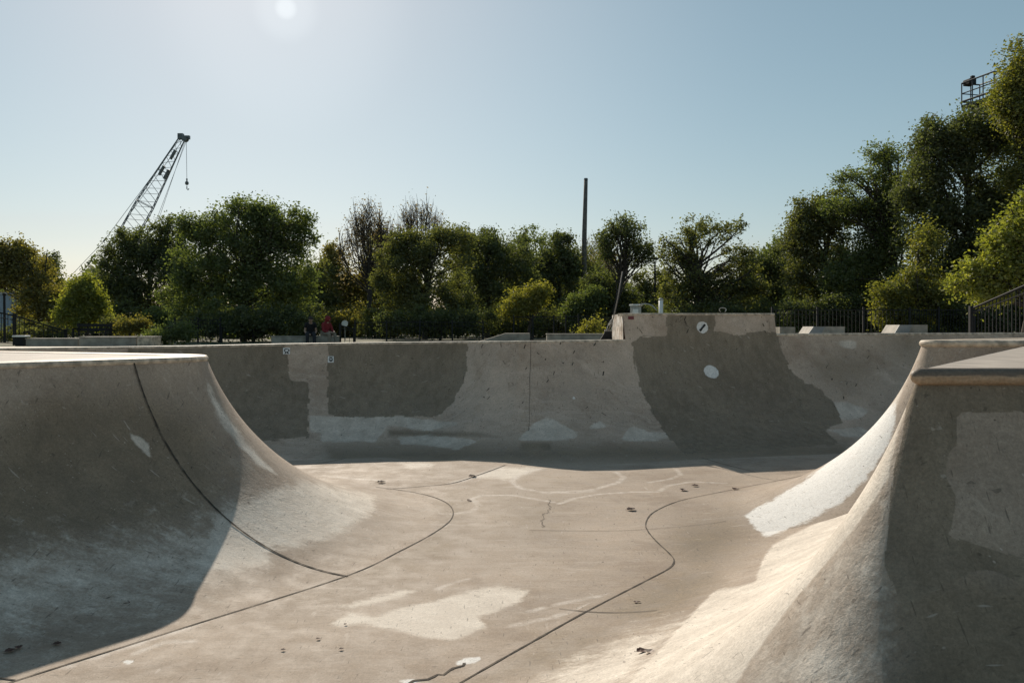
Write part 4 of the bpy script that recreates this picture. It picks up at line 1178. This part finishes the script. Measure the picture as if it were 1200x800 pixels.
def wedge(label, xs4, D, depth):
    """low bank with a sloping end: bottom-left, top-left, top-right, bottom-right in photo pixels"""
    pts = [P(x, y, D) for x, y in xs4]
    o = empty('concrete_bank', ((pts[0] + pts[3]) / 2), label, 'bank', 'low sloping banks beyond the bowl')
    m = MB(); b = [p + Vector((0, depth, 0)) for p in pts]
    m.add(pts + b, [(0, 3, 2, 1), (4, 5, 6, 7), (0, 1, 5, 4), (1, 2, 6, 5), (2, 3, 7, 6), (3, 0, 4, 7)])
    m.build('bank', M['ledge'], o); return o
wedge('low concrete bank with a sloping left end, left of the open black fence', [(560, 400.5), (592, 390.5), (621, 390.5), (621, 401)], 27, 1.0)
wedge('small pale grey block at the foot of the raised section, right side', [(914, 393), (914, 383), (932, 383), (932, 393)], 27, .7)
wedge('bigger slanted grey block with a pale front, nearer the raised section', [(946, 393), (953, 382.5), (990, 382.5), (990, 393)], 25.5, .9)
wedge('slanted grey block with a pale front in line with the lit shrub', [(1047, 392), (1054, 380.5), (1087, 380.5), (1087, 392)], 25.2, .9)
# pale sloping faces on the two slanted blocks are thin plates of their own
for x0, x1, y, D in ((946, 967, 382.3, 25.45), (1047, 1069, 380.3, 25.15)):
    a, b, c, d = P(x0 + .6, 391.8, D), P(x0 + 7.2, y + .5, D), P(x1, y + .5, D), P(x1 - 5, 391.8, D)
    m = MB(); t = Vector((0, .03, 0)); m.add([a, b, c, d, a + t, b + t, c + t, d + t], [(0, 3, 2, 1), (4, 5, 6, 7), (0, 1, 5, 4), (1, 2, 6, 5), (2, 3, 7, 6), (3, 0, 4, 7)])
    par = [o for o in COL.objects if o.name.startswith('concrete_bank') and abs(o.location.x - (P((x0 + x1) / 2 + 10, 392, D).x)) < .6]
    m.build('metal_plate', M['plate'], par[0] if par else None)
# bright step edge on the left
o = empty('concrete_step', (-13, 22, gz(-13, 24)), 'sunlit concrete step edge in front of the two long ledges', 'step')
m = MB(); a = P(-80, 406.6, 21.0); b = P(91, 405.2, 21.6)
m.box(((a.x + b.x) / 2, 21.7, a.z - .12), (b.x - a.x, 1.2, .2), .02, bevel=.02); m.build('slab', M['coping'], o)
# small block with white top beside the railing
o = empty('side_table', P(25, 404, 31), 'small dark stand with a white top beside the left railing post', 'stand')
m = MB(); q = P(25, 402, 31); m.box((q.x, q.y, q.z + .05), (.28, .28, .34)); m.build('base', M['black'], o)
m = MB(); m.box((q.x, q.y, q.z + .25), (.46, .4, .06), 0, bevel=.015); m.build('top', M['white'], o)

# ================================================================== BENCH
bn = empty('park_bench', P(107, 404, 38), 'black slatted park bench behind the long ledge on the left', 'bench')
bx0, bx1 = P(87, 400, 38).x, P(129, 400, 38).x; zb = gz(-18, 38)
m = MB()
for k in range(3): m.box(((bx0 + bx1) / 2, 37.8 + k * .14, zb + .46), (bx1 - bx0, .11, .035), 0)
m.build('seat', M['black'], bn)
m = MB()
for k in range(2): m.box(((bx0 + bx1) / 2, 38.22 + k * .02, zb + .62 + k * .2), (bx1 - bx0, .03, .13), 0)
for k in range(12): m.box((bx0 + .1 + k * (bx1 - bx0 - .2) / 11, 38.25, zb + .72), (.025, .02, .3), 0)
m.build('backrest', M['black'], bn)
for x in (bx0 + .08, bx1 - .08):
    m = MB(); m.box((x, 37.75, zb + .33), (.07, .07, .66)); m.box((x, 38.25, zb + .45), (.07, .07, .9)); m.box((x, 38.0, zb + .66), (.07, .55, .05)); m.build('leg', M['black'], bn)

# ================================================================== BROOM
br_o = empty('push_broom', P(710, 399, 19.6), 'push broom with black bristles leaning against the raised wall section', 'broom')
def bz(x, y): return P(x, y, 19.55)
m = MB(); lo = [bz(703.2, 398.3), bz(717.6, 398.3)]; hi = [bz(709.5, 388.5), bz(716.5, 388.5)]
t = Vector((0, .12, 0)); m.add(lo + hi + [p + t for p in lo + hi], [(0, 1, 3, 2), (5, 4, 6, 7), (0, 2, 6, 4), (1, 5, 7, 3), (2, 3, 7, 6), (0, 4, 5, 1)])
for k in range(24):
    q = lo[0].lerp(lo[1], k / 23); m.tube([hi[0].lerp(hi[1], k / 23) + Vector((0, -.01, 0)), q + Vector((random.uniform(-.02, .02), -.02, -.012))], .008, 4)
m.build('bristles', M['bristle'], br_o)
m = MB(); m.box((bz(713, 387.5) + t * .5), (.16, .13, .05), 0, bevel=.01); m.build('brush_block', M['handle'], br_o)
m = MB(); m.tube([bz(713, 387), bz(716.5, 379), bz(719, 372), bz(724, 349), bz(729.5, 318)], [.013, .013, .0125, .012, .012], 8); m.build('handle', M['handle'], br_o, sm=True)
m = MB(); m.tube([bz(710.5, 388), bz(713, 380), bz(717, 374)], .009, 6); m.tube([bz(716, 388), bz(718, 380), bz(718.6, 373)], .009, 6); m.tube([bz(711.5, 383), bz(718, 376)], .008, 6); m.build('brace', M['lightgrey'], br_o)

# ================================================================== SMALL THINGS
def sticker(label, x, y, w, h, lst, mat, glyph=None, name='sticker'):
    a, na = on_wall(x, y, lst, .008)
    right = Vector((-na.y, na.x, 0)).normalized() ; 
    if right.x < 0: right = -right
    upv = na.cross(right); 
    if upv.z < 0: upv = -upv
    o = empty(name, a, label, 'sticker', 'stickers on the back wall')
    m = MB(); q = [a + right * sx * w / 2 + upv * sy * h / 2 for sx, sy in ((-1, -1), (1, -1), (1, 1), (-1, 1))]
    t = na * .002; m.add(q + [p + t for p in q], [(3, 2, 1, 0), (4, 5, 6, 7), (0, 1, 5, 4), (1, 2, 6, 5), (2, 3, 7, 6), (3, 0, 4, 7)])
    m.build('sheet', mat, o)
    if glyph:
        g_ = MB()
        for pl in glyph:
            pts = [a + right * u * w + upv * v * h + na * .006 for u, v in pl]
            r2 = ribbon(pts, .010, [na] * len(pts)); g_.add(r2.v, r2.f)
        g_.build('print', M['ink'], o)
    return o
om = [[(.34 * math.cos(a) + .02, .22 * math.sin(a) + .08) for a in [R_(d) for d in range(-60, 250, 20)]], [(-.3, -.42), (-.12, -.36), (-.12, -.1)], [(.34, -.4), (.16, -.36), (.14, -.08)], [(.0, -.1), (.1, -.22), (.02, -.3)]]
sticker('white paper sticker with a dark horseshoe-shaped print, higher of the two pale stickers', 335.5, 411, .15, .15, FL, M['paper'], om)
zz = [[(.26 * math.cos(R_(d)), .3 * math.sin(R_(d))) for d in range(0, 361, 30)], [(-.2, .42), (.0, .1), (.25, .4)], [(-.1, -.1), (.1, -.14)]]
sticker('white paper sticker with a dark oval print, lower and further right', 387, 420.5, .13, .155, FL, M['paper'], zz)
sticker('small dark red sticker at the top left corner of the raised section', 739, 373.5, .14, .075, FE, M['redsticker'])

bxo = empty('utility_cabinet', P(744, 366, 30), 'pale grey utility box standing behind the raised section, left of the white post', 'utility box')
q = P(745, 363, 30); zb = gz(q.x, 30); zt = P(745, 358.5, 30).z
m = MB(); m.box((q.x, 30, (zb + zt) / 2), (.30, .3, zt - zb), .25, bevel=.02); m.build('body', M['lightgrey'], bxo)
m = MB(); m.box((q.x, 30, zt + .03), (.36, .36, .06), .25, bevel=.015); m.build('lid', M['white'], bxo)
m = MB(); m.box((q.x - .03, 29.82, zt - .28), (.2, .02, .34), .25); m.build('door', M['white'], bxo)
wp = empty('bollard', P(774.5, 366, 30), 'short white post behind the raised section, right of the utility box', 'post')
q = P(774.5, 363, 30); zt = P(774, 351.5, 30).z; zb = gz(q.x, 30)
m = MB(); m.tube([(q.x, 30, zb), (q.x, 30, zt)], .075, 14); m.build('shaft', M['white'], wp, sm=True)
m = MB(); m.tube([(q.x, 30, zt), (q.x, 30, zt + .04), (q.x, 30, zt + .07)], [.085, .085, .03], 14); m.build('cap', M['lightgrey'], wp, sm=True)
hs = empty('bent_hose', P(757, 366, 29.5), 'thin pale pipe arching between the utility box and the white post', 'pipe')
m = MB(); m.tube(polyline([P(748, 358, 29.8), P(756, 356, 29.8), P(764, 358, 29.8), P(770, 364, 29.8)], .1), .022, 6); m.build('pipe', M['lightgrey'], hs, sm=True)
rg = empty('metal_ring', P(846.5, 366, 22.2), 'small grey metal loop on top of the raised section', 'loop')
m = MB(); q = P(847, 363.2, 21.0); m.tube([q + Vector((.085 * math.cos(a) * (1 + .25 * math.sin(a)), .02 * math.sin(2 * a), .055 * math.sin(a))) for a in [R_(d) for d in range(-50, 231, 20)]], .009, 6); m.build('loop', M['lightgrey'], rg, sm=True)
sg = empty('round_sign', P(404, 404, 45), 'pale round-topped sign behind the short black handrail', 'sign')
q = P(404, 379, 45); zb = gz(q.x, 45)
m = MB(); m.tube([(q.x, 45, q.z), (q.x, 45.04, q.z)], .17, 18); m.build('panel', M['white'], sg)
m = MB(); m.tube([(q.x, 45.06, zb), (q.x, 45.06, q.z + .05)], .03, 8); m.build('post', M['lightgrey'], sg)

# ================================================================== PEOPLE
def skin_mesh(name, nodes, edges, mat, parent, sub=2, root=0):
    me = bpy.data.meshes.new(name); me.from_pydata([tuple(n[0]) for n in nodes], edges, []); me.update()
    o = bpy.data.objects.new(name, me); COL.objects.link(o)
    md = o.modifiers.new('s', 'SKIN'); md.use_smooth_shade = True
    sv = me.skin_vertices
    if not sv:
        bm = bmesh.new(); bm.from_mesh(me); bm.verts.layers.skin.verify(); bm.to_mesh(me); bm.free(); sv = me.skin_vertices
    for i, n in enumerate(nodes):
        r_ = n[1]; sv[0].data[i].radius = (r_, r_) if not hasattr(r_, '__len__') else r_
        sv[0].data[i].use_root = (i == root)
    ss = o.modifiers.new('u', 'SUBSURF'); ss.levels = sub; ss.render_levels = sub
    dg = bpy.context.evaluated_depsgraph_get(); dg.update()
    m2 = bpy.data.meshes.new_from_object(o.evaluated_get(dg)); m2.name = name
    bpy.data.objects.remove(o); 
    o = bpy.data.objects.new(name, m2); COL.objects.link(o)
    m2.materials.clear(); m2.materials.append(mat)
    for p in m2.polygons: p.use_smooth = True
    o.parent = parent
    return o

def seated(label, loc, rz, top_mat, leg_mat, sleeves, lean, hood, arms):
    """local frame: +x forwards, z up, origin on the seat"""
    o = empty('person', loc, label, 'person', None, rz)
    L = lean
    pel = Vector((0, 0, .10)); wa = Vector((.02 + L * .25, 0, .28)); ch = Vector((.0 + L * .6, 0, .44)); nk = Vector((.03 + L * .9, 0, .58)); hd = Vector((.07 + L * 1.05, 0, .70))
    B = [(pel, (.15, .12)), (wa, (.135, .105)), (ch, (.15, .11)), (nk, .055), (hd - Vector((0, 0, .06)), .07), (hd, .095), (hd + Vector((0, 0, .07)), .08)]
    E = [(0, 1), (1, 2), (2, 3), (3, 4), (4, 5), (5, 6)]
    def chain(start, pts):
        prev = start
        for p, r_ in pts:
            B.append((Vector(p), r_)); E.append((prev, len(B) - 1)); prev = len(B) - 1
        return prev
    sh = {}; legs = {}
    for s_ in (-1, 1):
        sp_ = ch + Vector((0, s_ * .19, .08)); el = arms[0] + Vector((0, s_ * .24, 0)); wr = arms[1] + Vector((0, s_ * (.16 if s_ > 0 else .10), 0))
        e = chain(2, [(sp_, .058), (sp_.lerp(el, .5), .05), (el, .043), (el.lerp(wr, .5), .038), (wr, .028), (wr + (wr - el).normalized() * .07, .036)])
        hb_ = wr + (wr - el).normalized() * .08; dn = (wr - el).normalized()
        for k in range(4): 
            c0 = hb_ + Vector((0, (k - 1.5) * .019, 0)); chain(e, [(c0 + dn * .04, .0095), (c0 + dn * (.075 + .008 * (1.5 - abs(k - 1.5))) + Vector((0, 0, -.015)), .008)])
        chain(e, [(hb_ + Vector((.02, -s_ * .045, .01)), .011), (hb_ + Vector((.035, -s_ * .055, -.01)) + dn * .02, .009)])
        kn = Vector((.45, s_ * .14, .10)); an = Vector((.47 + (.08 if s_ > 0 else -.02), s_ * .15, -.36)); ft = an + Vector((.16, s_ * .02, -.06))
        legs[s_] = (kn, an, ft)
        chain(0, [(Vector((.08, s_ * .10, .09)), .095), (kn.lerp(Vector((.08, s_ * .1, .09)), .5), .085), (kn, .066), (kn.lerp(an, .45), .06), (an, .04), (an + Vector((.03, 0, -.05)), .042), (ft, .035)])
        sh[s_] = (sp_, el, wr)
    skin_mesh('body', B, E, M['skin'], o)
    # top
    T = [(pel + Vector((0, 0, -.02)), (.175, .145)), (wa, (.17, .135)), (ch, (.18, .14)), (nk + Vector((-.01, 0, -.03)), .085)]; TE = [(0, 1), (1, 2), (2, 3)]
    for s_ in (-1, 1):
        sp_, el, wr = sh[s_]; T.append((sp_, .078)); TE.append((2, len(T) - 1)); a = len(T) - 1
        seq = [(sp_.lerp(el, .55), .07)] + ([(el, .062), (el.lerp(wr, .6), .054), (wr, .045)] if sleeves else [])
        for p, r_ in seq: T.append((p, r_)); TE.append((a, len(T) - 1)); a = len(T) - 1
    skin_mesh('hoodie' if hood else 'shirt', T, TE, top_mat, o)
    # trousers
    K = [(pel + Vector((0, 0, -.02)), (.178, .15))]; KE = []
    for s_ in (-1, 1):
        kn, an, ft = legs[s_]; a = 0
        for p, r_ in ((Vector((.08, s_ * .10, .085)), .112), (kn.lerp(Vector((.08, s_ * .1, .09)), .5), .10), (kn, .083), (kn.lerp(an, .5), .074), (an + Vector((0, 0, .05)), .066)):
            K.append((p, r_)); KE.append((a, len(K) - 1)); a = len(K) - 1
    skin_mesh('trousers', K, KE, leg_mat, o)
    for s_ in (-1, 1):
        kn, an, ft = legs[s_]
        skin_mesh('shoe', [(an + Vector((-.03, 0, -.06)), .05), (an + Vector((.06, 0, -.07)), .052), (ft + Vector((.04, 0, -.01)), .042)], [(0, 1), (1, 2)], M['shoe'], o)
    # face
    for s_ in (-1, 1):
        m = MB(); m.ball(hd + Vector((.088, s_ * .033, .012)), .012, 8); m.build('eye', M['ink'], o, sm=True, world=False)
    m = MB(); m.ball(hd + Vector((.10, 0, -.02)), .018, 8, (1, .8, 1.3)); m.build('nose', M['skin'], o, sm=True, world=False)
    for s_ in (-1, 1):
        m = MB(); m.ball(hd + Vector((.0, s_ * .095, -.01)), .02, 8, (.7, .4, 1.3)); m.build('ear', M['skin'], o, sm=True, world=False)
    m = MB(); m.ball(hd + Vector((.085, 0, -.062)), .02, 8, (.5, 1.1, .3)); m.build('mouth', M['redcloth'], o, sm=True, world=False)
    if hood:
        m = MB(); m.ball(hd + Vector((-.03, 0, .03)), .135, 16, (1, .95, 1.1)); m.ball(nk + Vector((-.06, 0, 0)), .10, 12, (1.1, 1.2, .8)); m.build('hood', top_mat, o, sm=True, world=False)
    else:
        m = MB(); m.ball(hd + Vector((-.022, 0, .045)), .108, 14, (1, .95, 1)); m.build('hair', M['hair'], o, sm=True, world=False)
    return o
zs = EYE - (394.2 - HY) / 1000 * 36.6 + .02
pr_ = seated('seated person in a red hooded sweatshirt and khaki trousers', (P(381, 394, 36.8).x, 36.85, zs), R_(-40), M['redcloth'], M['khaki'], True, .12, True, (Vector((.18, 0, .22)), Vector((.38, 0, .18))))
pb_ = seated('seated person in a black T-shirt with bare forearms, left of the one in red', (P(363.5, 394, 36.8).x, 36.85, zs), R_(-75), M['blackcloth'], M['darkjeans'], False, .25, False, (Vector((.14, 0, .18)), Vector((.36, 0, .10))))

# ================================================================== DEAD LEAVES
def dead_leaf(x, y, size, rz, pale, label, z=0.0):
    for _ in range(6):
        q_ = G(x, y, z); z = surf_z(q_.x, q_.y)
    p = G(x, y, z + .008); rg_ = random.Random(int(x * 7 + y))
    V = []; F = []; n = 7
    for i in range(n):
        t = i / (n - 1); w = math.sin(math.pi * min(.97, t + .05)) ** .7 * (.42 + .12 * (i % 2))
        for j, s_ in enumerate((-1, -.5, 0, .5, 1)):
            V.append(Vector(((t - .5) * size, s_ * w * size, (abs(s_) ** 1.5 * .34 * w + .16 * (t - .45) ** 2 + rg_.uniform(0, .05)) * size)))
    rot = Matrix.Rotation(rz, 3, 'Z')
    V = [rot @ v for v in V]
    for i in range(n - 1):
        for j in range(4): F.append((i * 5 + j, i * 5 + j + 1, (i + 1) * 5 + j + 1, (i + 1) * 5 + j))
    m = MB(); m.add([v + p for v in V], F)
    m.tube([rot @ Vector((-.5 * size, 0, .05 * size)) + p, rot @ Vector((-.75 * size, .05 * size, .1 * size)) + p], .02 * size, 4)
    o = m.build('dead_leaf', M['leafpale'] if pale else M['leafdry'])
    me = o.data; me.transform(Matrix.Translation(-p)); o.location = p
    tag(o, label, 'dead leaf', 'dead leaves on the bowl floor')
    return o
dead_leaf(753, 763, .085, .3, False, 'largest dark brown curled leaf, near the bottom of the bowl floor')
dead_leaf(761, 764, .075, 2.4, True, 'pale curled leaf touching the largest dark brown one')
dead_leaf(740, 597, .13, .5, False, 'dark upright curled leaf in the middle of the floor, right of the faint circles')
dead_leaf(801, 574, .12, 1.2, False, 'dark leaf just beyond the curved joint, upper right of the floor')
dead_leaf(815, 569, .10, .1, False, 'flat dark leaf in front of the shadow edge on the right')
dead_leaf(862, 573, .11, .9, False, 'dark leaf lying on the curved joint before the white-painted ramp')
dead_leaf(554, 558, .13, .7, False, 'dark leaf lying on the straight joint near the back shadow')
dead_leaf(447, 565, .13, .2, False, 'dark leaf beyond the foot of the left ramp')
dead_leaf(550, 586, .07, 1.0, False, 'tiny dark leaf inside the bend of the left floor joint')
dead_leaf(745, 705, .045, 1.5, False, 'small dark leaf inside the brown stain, just right of the joint')
dead_leaf(749, 705, .035, .5, False, 'tiny leaf beside the small dark one in the brown stain')
dead_leaf(67, 754, .06, .3, False, 'dark leaf in the shadow at lower left, nearest the shadow edge')
dead_leaf(148, 706, .06, .0, False, 'dark leaf alone in the shadow below the left ramp')
dead_leaf(12, 762, .07, .8, False, 'ragged dark leaf at the left edge in the shadow')
dead_leaf(22, 758, .06, 2.0, False, 'dark leaf touching the ragged one at the left edge')
dead_leaf(373, 748, .035, 1.0, False, 'tiny leaf below the pale patch, second from left')
dead_leaf(400, 760, .035, .4, False, 'tiny leaf in front of the pale patch, furthest right below it')
dead_leaf(332, 761, .035, .2, False, 'tiny leaf below the pale patch, nearest the left joint')
dead_leaf(405, 731, .03, .9, False, 'tiny dark leaf on the left tip of the pale patch')

# ================================================================== WORLD, SUN, CAMERA
sdir = Vector((-.32, 1.0, .624)).normalized()
elev = math.asin(sdir.z); az = math.atan2(sdir.x, sdir.y)      # clockwise from +Y
w = bpy.data.worlds.new('World'); SC.world = w; w.use_nodes = True
nt = w.node_tree; nt.nodes.clear()
sky = nt.nodes.new('ShaderNodeTexSky'); sky.sky_type = 'NISHITA'; sky.sun_disc = False
sky.sun_elevation = elev; sky.sun_rotation = az
sky.air_density = 1.0; sky.dust_density = .4; sky.ozone_density = 1.0; sky.altitude = 50
bg = nt.nodes.new('ShaderNodeBackground'); bg.inputs['Strength'].default_value = .1
ow = nt.nodes.new('ShaderNodeOutputWorld')
gm = nt.nodes.new('ShaderNodeGamma'); gm.inputs[1].default_value = .74
hs_ = nt.nodes.new('ShaderNodeHueSaturation'); hs_.inputs['Saturation'].default_value = 1.04; hs_.inputs['Hue'].default_value = .472; hs_.inputs['Value'].default_value = 1.14
nt.links.new(sky.outputs[0], gm.inputs[0]); nt.links.new(gm.outputs[0], hs_.inputs['Color'])
# pale disc and glow added to the sky, lower than the actual sun direction
gd = Vector((-.265, 1.0, .374)).normalized()
tcw = nt.nodes.new('ShaderNodeTexCoord'); dp = nt.nodes.new('ShaderNodeVectorMath'); dp.operation = 'DOT_PRODUCT'
dp.inputs[1].default_value = gd; nt.links.new(tcw.outputs['Generated'], dp.inputs[0])
def band(a, b, v):
    mr = nt.nodes.new('ShaderNodeMapRange'); mr.interpolation_type = 'SMOOTHERSTEP'; nt.links.new(dp.outputs['Value'], mr.inputs[0])
    for k, q in enumerate((math.cos(R_(a)), math.cos(R_(b)), 0, v)): mr.inputs[k + 1].default_value = q
    return mr.outputs[0]
ad = None
for a, b, v in ((.8, .06, 1.1), (2.4, 0, .55), (9, 0, .34), (32, 0, .36)):
    o_ = band(a, b, v)
    if ad is None: ad = o_
    else:
        m_ = nt.nodes.new('ShaderNodeMath'); m_.operation = 'ADD'; nt.links.new(ad, m_.inputs[0]); nt.links.new(o_, m_.inputs[1]); ad = m_.outputs[0]
mx = nt.nodes.new('ShaderNodeVectorMath'); mx.operation = 'MULTIPLY_ADD'
mx.inputs[1].default_value = (.97, 1.0, .95); nt.links.new(ad, mx.inputs[0]); nt.links.new(hs_.outputs[0], mx.inputs[2])
nt.links.new(mx.outputs[0], bg.inputs[0]); nt.links.new(bg.outputs[0], ow.inputs[0])
sl = bpy.data.lights.new('sun', 'SUN'); sl.energy = 4.3; sl.angle = R_(.53); sl.color = (1.0, .89, .75)
so = bpy.data.objects.new('sun', sl); COL.objects.link(so)
so.rotation_euler = sdir.to_track_quat('Z', 'Y').to_euler(); so.location = (0, 0, 30)

cam = bpy.data.cameras.new('camera'); co = bpy.data.objects.new('camera', cam); COL.objects.link(co)
cam.sensor_width = 36; cam.lens = 30.0; cam.shift_y = -(400 - HY) / 1200.0
cam.clip_start = .05; cam.clip_end = 4000
co.location = (0, 0, EYE); co.rotation_euler = (R_(90), 0, 0)
SC.camera = co

SC.view_settings.view_transform = 'Standard'; SC.view_settings.look = 'None'
SC.view_settings.gamma = 1.0; SC.view_settings.exposure = .15
SC.cycles.volume_bounces = 0; SC.cycles.max_bounces = 8; SC.cycles.diffuse_bounces = 4; SC.cycles.transmission_bounces = 4; SC.cycles.transparent_max_bounces = 4
SC.cycles.use_denoising = True
